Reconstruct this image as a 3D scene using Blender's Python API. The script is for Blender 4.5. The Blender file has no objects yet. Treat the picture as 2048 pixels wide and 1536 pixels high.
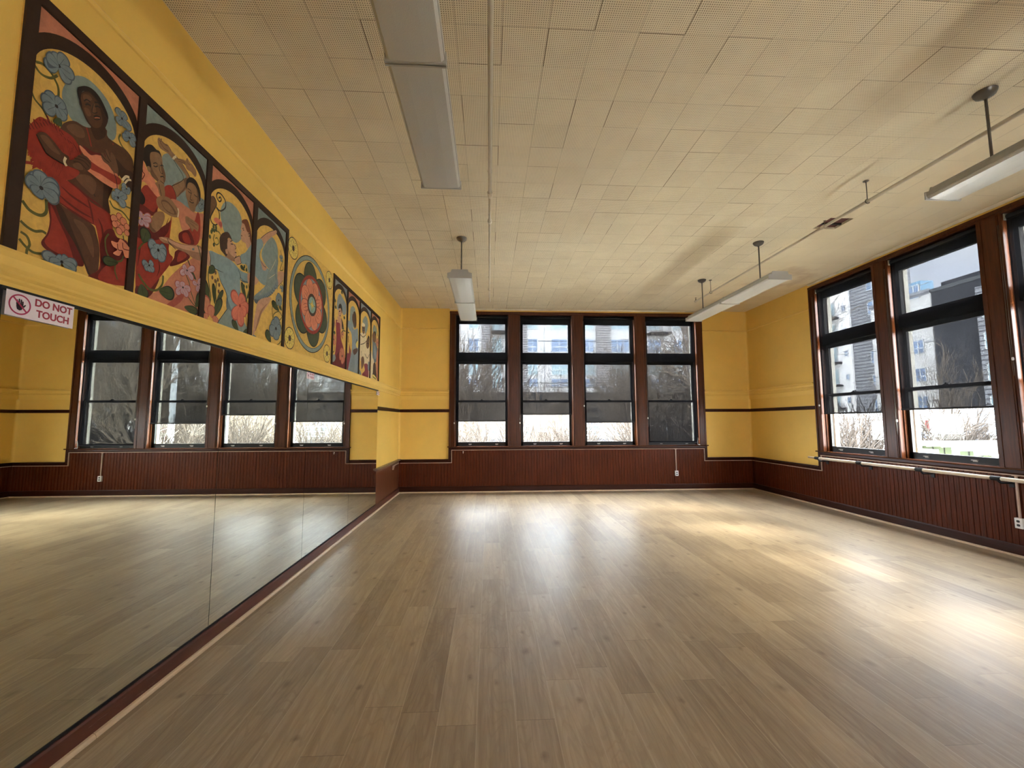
SKY, SUN, EXPO, SHADE_T = 20.0, 8.5, 1.52, .042
import bpy, math, random
from mathutils import Vector, Matrix, noise
R_ = random.Random(7)
sc = bpy.context.scene
COL = sc.collection
# ------------------------------------------------------------------ camera
F, YAW, PITCH, ROLL, H = 852.64, -.0539, .0870, -.0029, 1.5596
def cam_axes():
    cy, sy = math.cos(YAW), math.sin(YAW)
    f = Vector((-sy*math.cos(PITCH), cy*math.cos(PITCH), math.sin(PITCH)))
    r = Vector((cy, sy, 0)); u = r.cross(f)
    return (r*math.cos(ROLL)+u*math.sin(ROLL), -r*math.sin(ROLL)+u*math.cos(ROLL), f)
CR, CU, CF = cam_axes()
cam = bpy.data.cameras.new('camera'); co = bpy.data.objects.new('camera', cam); COL.objects.link(co)
m = Matrix((CR, CU, -CF)).transposed().to_4x4(); m.translation = (0, 0, H); co.matrix_world = m
cam.sensor_width = 36; cam.lens = F/2048*36; cam.clip_start = .05; cam.clip_end = 500
sc.camera = co
def at(x, y, ax, v):                      # photo pixel -> world point on the plane  axis = value
    d = CF*F + CR*(x-1024) - CU*(y-768); t = (v-(0, 0, H)[ax])/d[ax]
    return Vector((0, 0, H))+d*t
# room
XL, XR, YB, YF, C = -2.0, 6.07, 9.63, -5.0, 4.13
# ------------------------------------------------------------------ helpers
class MB:
    def __init__(s): s.v = []; s.f = []; s.m = []; s.sm = []
    def face(s, pts, mi=0, smooth=False):
        n = len(s.v); s.v += [tuple(p) for p in pts]; s.f.append(tuple(range(n, n+len(pts)))); s.m.append(mi); s.sm.append(smooth); return s
    def box(s, x0, y0, z0, x1, y1, z1, mi=0):
        x0, x1 = min(x0, x1), max(x0, x1); y0, y1 = min(y0, y1), max(y0, y1); z0, z1 = min(z0, z1), max(z0, z1)
        n = len(s.v); s.v += [(x, y, z) for x in (x0, x1) for y in (y0, y1) for z in (z0, z1)]
        for q in ((0, 1, 3, 2), (4, 6, 7, 5), (0, 4, 5, 1), (2, 3, 7, 6), (0, 2, 6, 4), (1, 5, 7, 3)):
            s.f.append(tuple(n+i for i in q)); s.m.append(mi); s.sm.append(False)
        return s
    def sweep(s, prof, a, b, out, up=(0, 0, 1), mi=0, smooth=False):
        # prof: (o,u) points closed, from a to b
        a, b, out, up = Vector(a), Vector(b), Vector(out), Vector(up)
        n = len(s.v); k = len(prof)
        for p in (a, b): s.v += [tuple(p+out*o+up*u) for o, u in prof]
        for i in range(k):
            j = (i+1) % k; s.f.append((n+i, n+j, n+k+j, n+k+i)); s.m.append(mi); s.sm.append(smooth)
        s.f.append(tuple(range(n+k-1, n-1, -1))); s.m.append(mi); s.sm.append(False)
        s.f.append(tuple(range(n+k, n+2*k))); s.m.append(mi); s.sm.append(False)
        return s
    def tube(s, pts, r, seg=10, mi=0, cap=True, smooth=True):
        pts = [Vector(p) for p in pts]; n = len(s.v); L = len(pts)
        rs = r if isinstance(r, (list, tuple)) else [r]*L
        prev = None
        for i, p in enumerate(pts):
            d = (pts[min(i+1, L-1)]-pts[max(i-1, 0)]).normalized()
            if prev is None:
                ref = Vector((0, 0, 1)) if abs(d.z) < .9 else Vector((1, 0, 0)); prev = d.cross(ref).normalized()
            u = (prev-d*prev.dot(d)); u = u.normalized() if u.length > 1e-6 else d.orthogonal().normalized(); prev = u; w = d.cross(u)
            for k in range(seg):
                a = 2*math.pi*k/seg; s.v.append(tuple(p+(u*math.cos(a)+w*math.sin(a))*rs[i]))
        for i in range(L-1):
            for k in range(seg):
                k2 = (k+1) % seg
                s.f.append((n+i*seg+k, n+i*seg+k2, n+(i+1)*seg+k2, n+(i+1)*seg+k)); s.m.append(mi); s.sm.append(smooth)
        if cap:
            s.f.append(tuple(range(n+seg-1, n-1, -1))); s.m.append(mi); s.sm.append(False)
            s.f.append(tuple(range(n+(L-1)*seg, n+L*seg))); s.m.append(mi); s.sm.append(False)
        return s
    def lathe(s, c, prof, seg=24, mi=0, axis=2):
        c = Vector(c); n = len(s.v)
        for r, h in prof:
            for k in range(seg):
                a = 2*math.pi*k/seg; p = [r*math.cos(a), r*math.sin(a), h]
                if axis == 0: p = [h, p[0], p[1]]
                if axis == 1: p = [p[0], h, p[1]]
                s.v.append(tuple(c+Vector(p)))
        for i in range(len(prof)-1):
            for k in range(seg):
                k2 = (k+1) % seg; s.f.append((n+i*seg+k, n+i*seg+k2, n+(i+1)*seg+k2, n+(i+1)*seg+k)); s.m.append(mi); s.sm.append(True)
        return s
    def build(s, name, mats, parent=None, bevel=0, fix=True):
        me = bpy.data.meshes.new(name)
        off = Vector(parent.location) if parent else Vector((0, 0, 0))
        if parent and parent.parent: off = off+parent.parent.location
        me.from_pydata([tuple(Vector(v)-off) for v in s.v], [], s.f)
        for mt in (mats if isinstance(mats, (list, tuple)) else [mats]): me.materials.append(mt)
        for p, mi, sm in zip(me.polygons, s.m, s.sm): p.material_index = mi; p.use_smooth = sm
        me.update()
        if fix:
            import bmesh
            bm = bmesh.new(); bm.from_mesh(me); bmesh.ops.recalc_face_normals(bm, faces=bm.faces[:]); bm.to_mesh(me); bm.free()
        o = bpy.data.objects.new(name, me); COL.objects.link(o)
        if parent: o.parent = parent
        if bevel:
            b = o.modifiers.new('bevel', 'BEVEL'); b.width = bevel; b.segments = 2; b.limit_method = 'ANGLE'; b.harden_normals = False
        return o
def thing(name, label, cat, loc=(0, 0, 0), group=None):
    o = bpy.data.objects.new(name, None); COL.objects.link(o); o.location = loc; o.empty_display_size = .1
    o['label'] = label; o['category'] = cat
    if group: o['group'] = group
    bpy.context.view_layer.update()
    return o
def tag(o, label, cat, group=None, kind=None):
    o['label'] = label; o['category'] = cat
    if group: o['group'] = group
    if kind: o['kind'] = kind
    return o
def struct(o): o['kind'] = 'structure'; return o
def sroot(name, loc=(0, 0, 0)):
    o = bpy.data.objects.new(name, None); COL.objects.link(o); o.location = loc; o['kind'] = 'structure'
    bpy.context.view_layer.update(); return o
# ------------------------------------------------------------------ materials
def s2l(r, g, b):
    f = lambda c: (c/255/12.92) if c/255 <= .04045 else ((c/255+.055)/1.055)**2.4
    return (f(r), f(g), f(b), 1)
class NT:
    def __init__(s, name):
        s.mat = bpy.data.materials.new(name); s.mat.use_nodes = True; s.t = s.mat.node_tree; s.n = s.t.nodes; s.n.clear()
        s.out = s.n.new('ShaderNodeOutputMaterial')
    def add(s, typ, **kw):
        nd = s.n.new(typ)
        for k, v in kw.items(): setattr(nd, k, v)
        return nd
    def link(s, a, b): s.t.links.new(a, b)
    def val(s, sock, v):
        if hasattr(v, 'is_output') or isinstance(v, bpy.types.NodeSocket): s.link(v, sock)
        else: sock.default_value = v
    def math(s, op, a, b=None, c=None, clamp=False):
        nd = s.add('ShaderNodeMath', operation=op); nd.use_clamp = clamp
        s.val(nd.inputs[0], a)
        if b is not None: s.val(nd.inputs[1], b)
        if c is not None: s.val(nd.inputs[2], c)
        return nd.outputs[0]
    def mix(s, f, a, b, typ='MIX'):
        nd = s.add('ShaderNodeMix', data_type='RGBA', blend_type=typ)
        s.val(nd.inputs[0], f); s.val(nd.inputs[6], a); s.val(nd.inputs[7], b); return nd.outputs[2]
    def coord(s): return s.add('ShaderNodeNewGeometry').outputs['Position']
    def sep(s, v):
        nd = s.add('ShaderNodeSeparateXYZ'); s.link(v, nd.inputs[0]); return nd.outputs
    def comb(s, x, y, z):
        nd = s.add('ShaderNodeCombineXYZ')
        for i, v in enumerate((x, y, z)): s.val(nd.inputs[i], v)
        return nd.outputs[0]
    def noise(s, vec, scale, detail=3, rough=.5, dist=0):
        nd = s.add('ShaderNodeTexNoise'); s.link(vec, nd.inputs['Vector']); nd.inputs['Scale'].default_value = scale
        nd.inputs['Detail'].default_value = detail; nd.inputs['Roughness'].default_value = rough; nd.inputs['Distortion'].default_value = dist
        return nd.outputs['Fac']
    def ramp(s, f, stops):
        nd = s.add('ShaderNodeValToRGB'); s.link(f, nd.inputs[0]); e = nd.color_ramp.elements
        while len(e) < len(stops): e.new(.5)
        for q, (p, c) in zip(e, stops): q.position = p; q.color = c if len(c) == 4 else (*c, 1)
        return nd.outputs[0]
    def bsdf(s, col, rough=.5, spec=.5, metal=0, bump=None, bstr=.2, bdist=.002, **kw):
        b = s.add('ShaderNodeBsdfPrincipled'); s.val(b.inputs['Base Color'], col); s.val(b.inputs['Roughness'], rough)
        b.inputs['Specular IOR Level'].default_value = spec; b.inputs['Metallic'].default_value = metal
        for k, v in kw.items(): s.val(b.inputs[k], v)
        if bump is not None:
            bn = s.add('ShaderNodeBump'); bn.inputs['Strength'].default_value = bstr; bn.inputs['Distance'].default_value = bdist
            s.link(bump, bn.inputs['Height']); s.link(bn.outputs[0], b.inputs['Normal'])
        s.link(b.outputs[0], s.out.inputs[0]); return b
def plain(name, col, rough=.6, spec=.4, metal=0, var=.12, scale=6, bump=0, bscale=60):
    t = NT(name); c = col if len(col) == 4 else (*col, 1); P = t.coord()
    f = t.noise(P, scale, 4, .6)
    lo = tuple(x*(1-var) for x in c[:3])+(1,); hi = tuple(min(1, x*(1+var)) for x in c[:3])+(1,)
    cc = t.ramp(f, [(.3, lo), (.7, hi)])
    t.bsdf(cc, rough, spec, metal, bump=t.noise(P, bscale, 3) if bump else None, bstr=bump)
    return t.mat
def wood(name, c0, c1, axis=2, rough=.35, scale=14, spec=.5, wear=None):
    t = NT(name); P = t.coord()
    mp = t.add('ShaderNodeMapping'); t.link(P, mp.inputs[0]); sc_ = [1, 1, 1]; sc_[axis] = .06; mp.inputs['Scale'].default_value = sc_
    f = t.noise(mp.outputs[0], scale*3, 5, .65, .4); g = t.noise(P, 1.7, 3)
    col = t.ramp(f, [(.25, (*c0, 1)), (.75, (*c1, 1))])
    col = t.mix(t.math('MULTIPLY', g, .45), col, (c0[0]*.6, c0[1]*.6, c0[2]*.6, 1))
    if wear:
        w = t.noise(mp.outputs[0], 55, 6, .7, .3); w2 = t.noise(P, 5, 3)
        mk = t.math('MULTIPLY', t.math('GREATER_THAN', w, .62), t.math('GREATER_THAN', w2, .5))
        col = t.mix(t.math('MULTIPLY', mk, .5), col, (*wear, 1))
    t.bsdf(col, rough, spec, bump=f, bstr=.12)
    return t.mat
M = {}
M['yellow'] = plain('yellow_wall_paint', (.72, .465, .098), .55, .3, var=.05, scale=1.5, bump=.05, bscale=140)
M['yellow_trim'] = plain('yellow_trim_paint', (.75, .495, .11), .45, .4, var=.04, scale=3)
M['mahog'] = wood('dark_red_stained_wood', (.042, .009, .0025), (.135, .028, .008), 2, .38, spec=.10)
M['mahog_h'] = wood('dark_red_wood_horizontal', (.020, .005, .002), (.055, .013, .005), 0, .38, spec=.12)
M['mahog_y'] = wood('dark_red_wood_along_room', (.020, .005, .002), (.055, .013, .005), 1, .38, spec=.12)
M['casing'] = wood('window_casing_wood', (.038, .011, .003), (.125, .036, .010), 2, .34, spec=.16)
M['sillwood'] = wood('window_sill_wood', (.05, .015, .007), (.10, .032, .014), 0, .22)
M['panelwood'] = wood('reddish_panel_wood', (.07, .018, .007), (.15, .045, .016), 2, .35)
M['basewood'] = wood('scuffed_red_baseboard_wood', (.06, .014, .007), (.10, .024, .011), 1, .38, wear=(.22, .17, .14))
M['shoe'] = plain('cream_shoe_molding', (.50, .37, .24), .4, .4, var=.1)
M['race'] = plain('cream_wire_cover', (.46, .33, .25), .5, .3)
M['black'] = plain('black_metal', (.007, .007, .008), .5, .25)
M['sash'] = plain('near_black_sash_paint', (.010, .009, .008), .45, .18)
M['ext_cream'] = plain('cream_outside_jamb', (.75, .72, .62), .6, .3)
M['fixmetal'] = plain('fixture_enamel', (.36, .35, .31), .4, .4, var=.04)
M['canopy'] = plain('tarnished_canopy_metal', (.12, .105, .085), .35, .5, metal=.5)
M['pipe'] = plain('cream_painted_pipe', (.56, .49, .37), .45, .4, var=.06)
M['white'] = plain('white_plastic', (.75, .74, .71), .4, .4, var=.03)
M['dark'] = plain('dark_slot', (.01, .012, .01), .5, .3)
M['barre'] = plain('pale_barre_wood', (.62, .53, .40), .35, .5, var=.08, scale=10)
M['barre_end'] = plain('tan_barre_wood', (.50, .36, .21), .4, .4)
def mk_lens():
    t = NT('prismatic_diffuser'); P = t.coord()
    v = t.add('ShaderNodeTexVoronoi'); t.link(P, v.inputs['Vector']); v.inputs['Scale'].default_value = 160
    t.bsdf((.50, .50, .46, 1), .35, .5, bump=v.outputs['Distance'], bstr=.25, bdist=.002)
    return t.mat
M['lens'] = mk_lens()
def mk_mirror():
    t = NT('mirror_silver'); t.bsdf((.80, .83, .76, 1), .0, .5, 1.0); return t.mat
M['mirror'] = mk_mirror()
def mk_glass():
    t = NT('window_glass'); g = t.add('ShaderNodeBsdfGlossy'); g.inputs['Roughness'].default_value = .01
    tr = t.add('ShaderNodeBsdfTransparent'); tr.inputs[0].default_value = (.95, .97, .96, 1)
    fr = t.add('ShaderNodeFresnel'); fr.inputs[0].default_value = 1.45
    mx = t.add('ShaderNodeMixShader'); t.link(t.math('MULTIPLY', fr.outputs[0], .08), mx.inputs[0]); t.link(tr.outputs[0], mx.inputs[1]); t.link(g.outputs[0], mx.inputs[2]); t.link(mx.outputs[0], t.out.inputs[0])
    return t.mat
M['glass'] = mk_glass()

def mk_shade():
    t = NT('dark_mesh_fabric'); P = t.coord()
    d0 = t.add('ShaderNodeBsdfDiffuse'); d0.inputs[0].default_value = (.008, .008, .009, 1); tl = t.add('ShaderNodeBsdfTranslucent'); tl.inputs[0].default_value = (.0007, .0007, .0008, 1)
    d = t.add('ShaderNodeAddShader'); t.link(d0.outputs[0], d.inputs[0]); t.link(tl.outputs[0], d.inputs[1])
    tr = t.add('ShaderNodeBsdfTransparent'); tr.inputs[0].default_value = (SHADE_T, SHADE_T, SHADE_T*1.02, 1)
    mx = t.add('ShaderNodeAddShader'); t.link(d.outputs[0], mx.inputs[0]); t.link(tr.outputs[0], mx.inputs[1]); t.link(mx.outputs[0], t.out.inputs[0])
    return t.mat
M['shade'] = mk_shade()
def mk_floor():
    t = NT('laminate_planks'); x, y, z = t.sep(t.coord())
    W, L = .2045, 1.28
    u = t.math('DIVIDE', t.math('SUBTRACT', x, -.061), W); col = t.math('FLOOR', u); fu = t.math('SUBTRACT', u, col)
    wn = t.add('ShaderNodeTexWhiteNoise', noise_dimensions='1D'); t.link(col, wn.inputs['W'])
    v = t.math('ADD', t.math('DIVIDE', y, L), wn.outputs['Value']); row = t.math('FLOOR', v); fv = t.math('SUBTRACT', v, row)
    w2 = t.add('ShaderNodeTexWhiteNoise', noise_dimensions='2D'); t.link(t.comb(col, row, 0), w2.inputs['Vector']); idv = w2.outputs['Value']; idc = t.sep(w2.outputs['Color'])
    # grain
    gv = t.comb(t.math('ADD', t.math('MULTIPLY', x, 1), t.math('MULTIPLY', idv, 31)), t.math('ADD', t.math('MULTIPLY', y, .055), t.math('MULTIPLY', idc[1], 17)), idc[2])
    g1 = t.noise(gv, 34, 5, .6, .6); g2 = t.noise(gv, 150, 3, .6)
    cv = t.comb(t.math('ADD', x, t.math('MULTIPLY', idv, 7)), t.math('ADD', t.math('MULTIPLY', y, .16), t.math('MULTIPLY', idc[0], 9)), 0)
    cath = t.noise(cv, 5.5, 2, .4, .3); rings = t.math('SINE', t.math('MULTIPLY', cath, 115))
    # knots, at scattered planks
    lx = t.math('SUBTRACT', t.math('SUBTRACT', fu, .25), t.math('MULTIPLY', idc[0], .5)); ly = t.math('MULTIPLY', t.math('SUBTRACT', t.math('SUBTRACT', fv, .15), t.math('MULTIPLY', idc[1], .7)), 3.6)
    kn_ = t.noise(t.comb(t.math('MULTIPLY', x, 1), y, idv), 22, 3)
    d = t.math('SQRT', t.math('ADD', t.math('MULTIPLY', lx, lx), t.math('MULTIPLY', ly, ly)))
    d = t.math('ADD', d, t.math('MULTIPLY', t.math('SUBTRACT', kn_, .5), .12))
    knot = t.math('SUBTRACT', 1, t.math('DIVIDE', d, .17), clamp=True); knot = t.math('MULTIPLY', knot, t.math('GREATER_THAN', idc[2], .72))
    ly2 = t.math('MULTIPLY', t.math('SUBTRACT', fv, idc[2]), 4.2); lx2 = t.math('SUBTRACT', fu, t.math('ADD', .2, t.math('MULTIPLY', idv, .6)))
    d2 = t.math('ADD', t.math('SQRT', t.math('ADD', t.math('MULTIPLY', lx2, lx2), t.math('MULTIPLY', ly2, ly2))), t.math('MULTIPLY', t.math('SUBTRACT', kn_, .5), .16))
    knot = t.math('ADD', knot, t.math('MULTIPLY', t.math('SUBTRACT', 1, t.math('DIVIDE', d2, .12), clamp=True), t.math('GREATER_THAN', idc[0], .45)), clamp=True)
    base = t.ramp(g1, [(.28, (.185, .135, .080, 1)), (.5, (.335, .258, .165, 1)), (.72, (.47, .38, .255, 1))])
    base = t.mix(t.math('MULTIPLY', t.math('GREATER_THAN', rings, .72), .30), base, (.17, .115, .07, 1))
    base = t.mix(t.math('MULTIPLY', g2, .35), base, (.19, .135, .085, 1))
    sm = t.noise(t.comb(t.math('ADD', x, t.math('MULTIPLY', idv, 5)), t.math('ADD', t.math('MULTIPLY', y, .3), t.math('MULTIPLY', idc[1], 8)), idv), 7, 4, .6, .3)
    base = t.mix(t.math('MULTIPLY', t.ramp(sm, [(.48, (0, 0, 0, 1)), (.72, (1, 1, 1, 1))]), .55), base, (.165, .115, .07, 1))
    base = t.mix(.36, base, t.ramp(idv, [(0, (.22, .16, .105, 1)), (1, (.50, .395, .26, 1))]))
    base = t.mix(t.math('MULTIPLY', knot, .6), base, (.10, .065, .04, 1))
    eu = t.math('ABSOLUTE', t.math('SUBTRACT', fu, .5)); ev = t.math('ABSOLUTE', t.math('SUBTRACT', fv, .5))
    gl = t.math('GREATER_THAN', eu, .491); dk = t.math('GREATER_THAN', eu, .4965); ge = t.math('GREATER_THAN', ev, .4988)
    base = t.mix(t.math('MULTIPLY', gl, .7), base, (.62, .51, .36, 1)); base = t.mix(t.math('MULTIPLY', t.math('MAXIMUM', dk, ge), .6), base, (.09, .062, .04, 1))
    rg = t.math('ADD', .33, t.math('MULTIPLY', g1, .16))
    h = t.math('SUBTRACT', t.math('MULTIPLY', g1, .25), t.math('MAXIMUM', gl, ge))
    t.bsdf(base, rg, .36, bump=h, bstr=.25, bdist=.0012)
    return t.mat
M['floor'] = mk_floor()
def mk_ceiling():
    t = NT('perforated_ceiling_tiles'); x, y, z = t.sep(t.coord()); T = .3048
    u = t.math('DIVIDE', t.math('SUBTRACT', x, .0801), T); v = t.math('DIVIDE', t.math('SUBTRACT', y, 2.5683), T)
    cu = t.math('FLOOR', u); cv = t.math('FLOOR', v); fu = t.math('SUBTRACT', u, cu); fv = t.math('SUBTRACT', v, cv)
    w = t.add('ShaderNodeTexWhiteNoise', noise_dimensions='2D'); t.link(t.comb(cu, cv, 0), w.inputs['Vector']); ic = t.sep(w.outputs['Color'])
    N = 21.0
    hu = t.math('ABSOLUTE', t.math('SUBTRACT', t.math('FRACT', t.math('MULTIPLY', fu, N)), .5)); hv = t.math('ABSOLUTE', t.math('SUBTRACT', t.math('FRACT', t.math('MULTIPLY', fv, N)), .5))
    dd = t.math('SQRT', t.math('ADD', t.math('MULTIPLY', hu, hu), t.math('MULTIPLY', hv, hv)))
    big = t.noise(t.comb(x, y, 0), .9, 3, .55); med = t.noise(t.comb(x, y, 3), 3.5, 4, .6)
    hole = t.math('LESS_THAN', dd, t.math('ADD', .13, t.math('MULTIPLY', med, .16)))
    # plaster-like painted strip by the window wall has no visible holes
    edge = t.math('SUBTRACT', 1, t.math('DIVIDE', t.math('SUBTRACT', t.math('ADD', x, t.math('MULTIPLY', med, .8)), 4.3), .9), clamp=True)
    hole = t.math('LESS_THAN', dd, t.math('MULTIPLY', edge, t.math('ADD', .13, t.math('MULTIPLY', med, .16))))
    lu = t.math('LESS_THAN', fu, t.math('ADD', .006, t.math('MULTIPLY', t.math('POWER', ic[0], 4), .014)))
    lv = t.math('LESS_THAN', fv, t.math('ADD', .006, t.math('MULTIPLY', t.math('POWER', ic[1], 4), .014)))
    line = t.math('MAXIMUM', t.math('MULTIPLY', lu, t.math('ADD', .45, ic[0])), t.math('MULTIPLY', lv, t.math('ADD', .25, ic[1])))
    line = t.math('MULTIPLY', line, t.math('ADD', .25, t.math('MULTIPLY', edge, .75)))
    c = t.ramp(big, [(.3, (.69, .605, .42, 1)), (.7, (.78, .695, .50, 1))])
    c = t.mix(t.math('MULTIPLY', med, .22), c, (.64, .51, .35, 1))
    c = t.mix(.16, c, t.ramp(ic[2], [(0, (.62, .51, .35, 1)), (1, (.86, .76, .56, 1))]))
    # brown water stain near the far window corner
    sx = t.math('DIVIDE', t.math('SUBTRACT', x, 5.35), .55); sy = t.math('DIVIDE', t.math('SUBTRACT', y, 7.3), .55)
    st = t.math('ADD', t.math('SQRT', t.math('ADD', t.math('MULTIPLY', sx, sx), t.math('MULTIPLY', sy, sy))), t.math('MULTIPLY', t.math('SUBTRACT', med, .5), 1.6))
    ring = t.math('SUBTRACT', 1, t.math('ABSOLUTE', t.math('DIVIDE', t.math('SUBTRACT', st, .7), .45)), clamp=True)
    c = t.mix(t.math('MULTIPLY', ring, .4), c, (.42, .27, .15, 1))
    c = t.mix(t.math('MULTIPLY', hole, .95), c, (.10, .07, .04, 1)); c = t.mix(line, c, (.16, .11, .06, 1))
    t.bsdf(c, .7, .25); return t.mat
M['ceiling'] = mk_ceiling()
# ------------------------------------------------------------------ room shell
struct(MB().face([(XL-.3, YF-.3, 0), (XR+.3, YF-.3, 0), (XR+.3, YB+.3, 0), (XL-.3, YB+.3, 0)]).box(XL-.3, YF-.3, -.25, XR+.3, YB+.3, -.002).build('floor', M['floor']))
# ceiling with the opening of a missing tile
VX0, VX1, VY0, VY1 = 4.35, 4.655, 5.005, 5.31
b = MB()
for x0, x1, y0, y1 in ((XL-.3, VX0, YF-.3, YB+.3), (VX1, XR+.3, YF-.3, YB+.3), (VX0, VX1, YF-.3, VY0), (VX0, VX1, VY1, YB+.3)):
    b.box(x0, y0, C, x1, y1, C+.03)
b.box(XL-.3, YF-.3, C+.2, XR+.3, YB+.3, C+.4)
struct(b.build('ceiling', M['ceiling']))
M['lath'] = plain('dark_red_ceiling_board', (.10, .022, .014), .6, .3)
t_ = thing('ceiling_opening', 'square gap of a missing ceiling tile showing dark red boards above', 'ceiling opening', (4.5, 5.16, C))
MB().box(VX0-.02, VY0-.02, C+.031, VX1+.02, VY1+.02, C+.05).build('backing_board', M['lath'], t_)
q = MB(); q.box(VX0, VY0+.19, C+.012, VX1, VY0+.215, C+.031); q.build('furring_strip', M['dark'], t_)
# window layout:  openings along the wall
OPB = [(-.76, .44), (.705, 1.905), (2.17, 3.37), (3.635, 4.835)]          # x ranges, far wall
OPR = [(6.27, 7.47), (4.805, 6.005), (3.34, 4.54), (1.875, 3.075)]        # y ranges, right wall
WB = (-.89, 4.985); WR = (1.745, 7.60); WZ0, WZ1 = .985, 4.05
b = MB()   # far wall with the big hole of the window band
TH = .32
b.box(XL-.3, YB, 0, WB[0], YB+TH, C+.1).box(WB[1], YB, 0, XR+.3, YB+TH, C+.1).box(WB[0], YB, 0, WB[1], YB+TH, WZ0).box(WB[0], YB, WZ1, WB[1], YB+TH, C+.1)
struct(b.build('wall_back', M['yellow']))
b = MB()
b.box(XR, YF-.3, 0, XR+TH, WR[0], C+.1).box(XR, WR[1], 0, XR+TH, YB, C+.1).box(XR, WR[0], 0, XR+TH, WR[1], WZ0).box(XR, WR[0], WZ1, XR+TH, WR[1], C+.1)
struct(b.build('wall_right', M['yellow']))
struct(MB().box(XL-.3, YF-.3, 0, XL, YB, C+.1).build('wall_left', M['yellow']))
b = MB(); FO = [(2.75, 3.4)]   # unseen opening added behind the camera to bring in more daylight
b.box(XL, YF-.3, 0, XR, YF, .9).box(XL, YF-.3, 3.95, XR, YF, C+.1)
for x0, x1 in zip([XL]+[o[1] for o in FO], [o[0] for o in FO]+[XR]): b.box(x0, YF-.3, .9, x1, YF, 3.95)
struct(b.build('wall_front', M['yellow']))
# coved corners in yellow plaster
def fillet(name, cx, cy, sx):
    r = .045; b = MB(); pts = []
    for i in range(9):
        a = math.pi/2*i/8; pts.append((cx+sx*(r-r*math.sin(a)), cy-(r-r*math.cos(a))))
    for i in range(8):
        (x0, y0), (x1, y1) = pts[i], pts[i+1]; b.face([(x0, y0, .7), (x1, y1, .7), (x1, y1, C), (x0, y0, C)], 0, True)
    return b.build(name, M['yellow'], fix=True)
struct(fillet('trim_1', XL, YB, 1)); struct(fillet('trim_2', XR, YB, -1))
# ------------------------------------------------------------------ wall mouldings
def run_trim(name, prof, segs, mat):
    """segs: list of (a, b, out)"""
    b = MB()
    for a, c_, out in segs: b.sweep(prof, a, c_, out)
    return struct(b.build(name, mat))
Lw = ((XL, YF, 0), (XL, YB, 0), (1, 0, 0)); RwFar = ((XR, WR[1], 0), (XR, YB, 0), (-1, 0, 0)); RwNear = ((XR, YF, 0), (XR, WR[0], 0), (-1, 0, 0))
B1 = ((XL, YB, 0), (WB[0], YB, 0), (0, -1, 0)); B2 = ((WB[1], YB, 0), (XR, YB, 0), (0, -1, 0))
ledge = [(0, 2.27), (.055, 2.27), (.060, 2.255), (.050, 2.245), (.030, 2.225), (.030, 2.19), (.022, 2.18), (.026, 2.165), (.016, 2.155), (.020, 2.145), (.010, 2.13), (.010, 2.045), (0, 2.045)]
ledgeL = [(0, 2.27), (.045, 2.27), (.048, 2.258), (.036, 2.236), (.034, 2.20), (.026, 2.185), (.030, 2.172), (.020, 2.16), (.024, 2.148), (.016, 2.138), (.016, 2.115), (0, 2.115)]
run_trim('trim_3', ledge, [B1, B2, RwFar, RwNear], M['yellow_trim'])
run_trim('trim_4', ledgeL, [Lw], M['yellow_trim'])
pic = [(0, 3.675), (.010, 3.675), (.022, 3.66), (.010, 3.645), (0, 3.64)]
run_trim('trim_5', pic, [Lw, B1, B2, RwFar, RwNear], M['yellow_trim'])
rail = [(0, 1.83), (.018, 1.83), (.022, 1.815), (.022, 1.775), (.018, 1.762), (0, 1.762)]
LwEnd = ((XL, 7.70, 0), (XL, YB, 0), (1, 0, 0))
run_trim('trim_6', rail, [B1, B2], M['mahog_h']); run_trim('trim_7', rail, [LwEnd, RwFar, RwNear], M['mahog_y'])
M['cove'] = plain('cream_ceiling_edge', (.62, .55, .42), .5, .3)
cove = [(0, C), (.03, C), (.03, C-.006), (.006, C-.03), (0, C-.03)]
run_trim('trim_8', cove, [((XR, YF, 0), (XR, WR[1]+.02, 0), (-1, 0, 0)), ((-.9, YB, 0), (5.0, YB, 0), (0, -1, 0))], M['cove'])
# ------------------------------------------------------------------ wainscot (beadboard geometry)
def bead(b, p0, dirv, outv, length, ztop, step=.064, z0=.0):
    p0, d, o = Vector(p0), Vector(dirv), Vector(outv); n = int(length/step); step = length/n
    for i in range(n):
        s0, s1 = i*step, (i+1)*step; zt = ztop((s0+s1)/2)
        sm_ = (s0+s1)/2; pr = [(s0, .012), (s0+.003, .019), (sm_-.0025, .019), (sm_, .0175), (sm_+.0025, .019), (s1-.008, .019), (s1-.006, .016), (s1-.003, .016), (s1, .012)]
        for (a, oa), (c_, oc) in zip(pr[:-1], pr[1:]):
            A, B_ = p0+d*a+o*oa, p0+d*c_+o*oc
            b.face([(A.x, A.y, z0), (B_.x, B_.y, z0), (B_.x, B_.y, zt), (A.x, A.y, zt)])
b = MB(); bead(b, (XL, YB, 0), (1, 0, 0), (0, -1, 0), XR-XL, lambda s: .93 if WB[0]+.03 < XL+s < WB[1]-.03 else .66)
struct(b.build('trim_9', M['mahog'], fix=False))
b = MB(); bead(b, (XR, YF, 0), (0, 1, 0), (-1, 0, 0), YB-YF, lambda s: .93 if WR[0]+.03 < YF+s < WR[1]-.03 else .66)
struct(b.build('trim_10', M['mahog'], fix=False))
struct(MB().box(XL, 7.70, 0, XL+.018, YB, .66).build('trim_11', M['panelwood']))
capp = [(0, .725), (.045, .725), (.048, .712), (.030, .70), (.026, .66), (0, .66)]
run_trim('trim_12', capp, [((XL, YB, 0), (WB[0], YB, 0), (0, -1, 0)), ((WB[1], YB, 0), (XR, YB, 0), (0, -1, 0))], M['mahog_h'])
run_trim('trim_13', capp, [RwFar, RwNear], M['mahog_y'])
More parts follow.
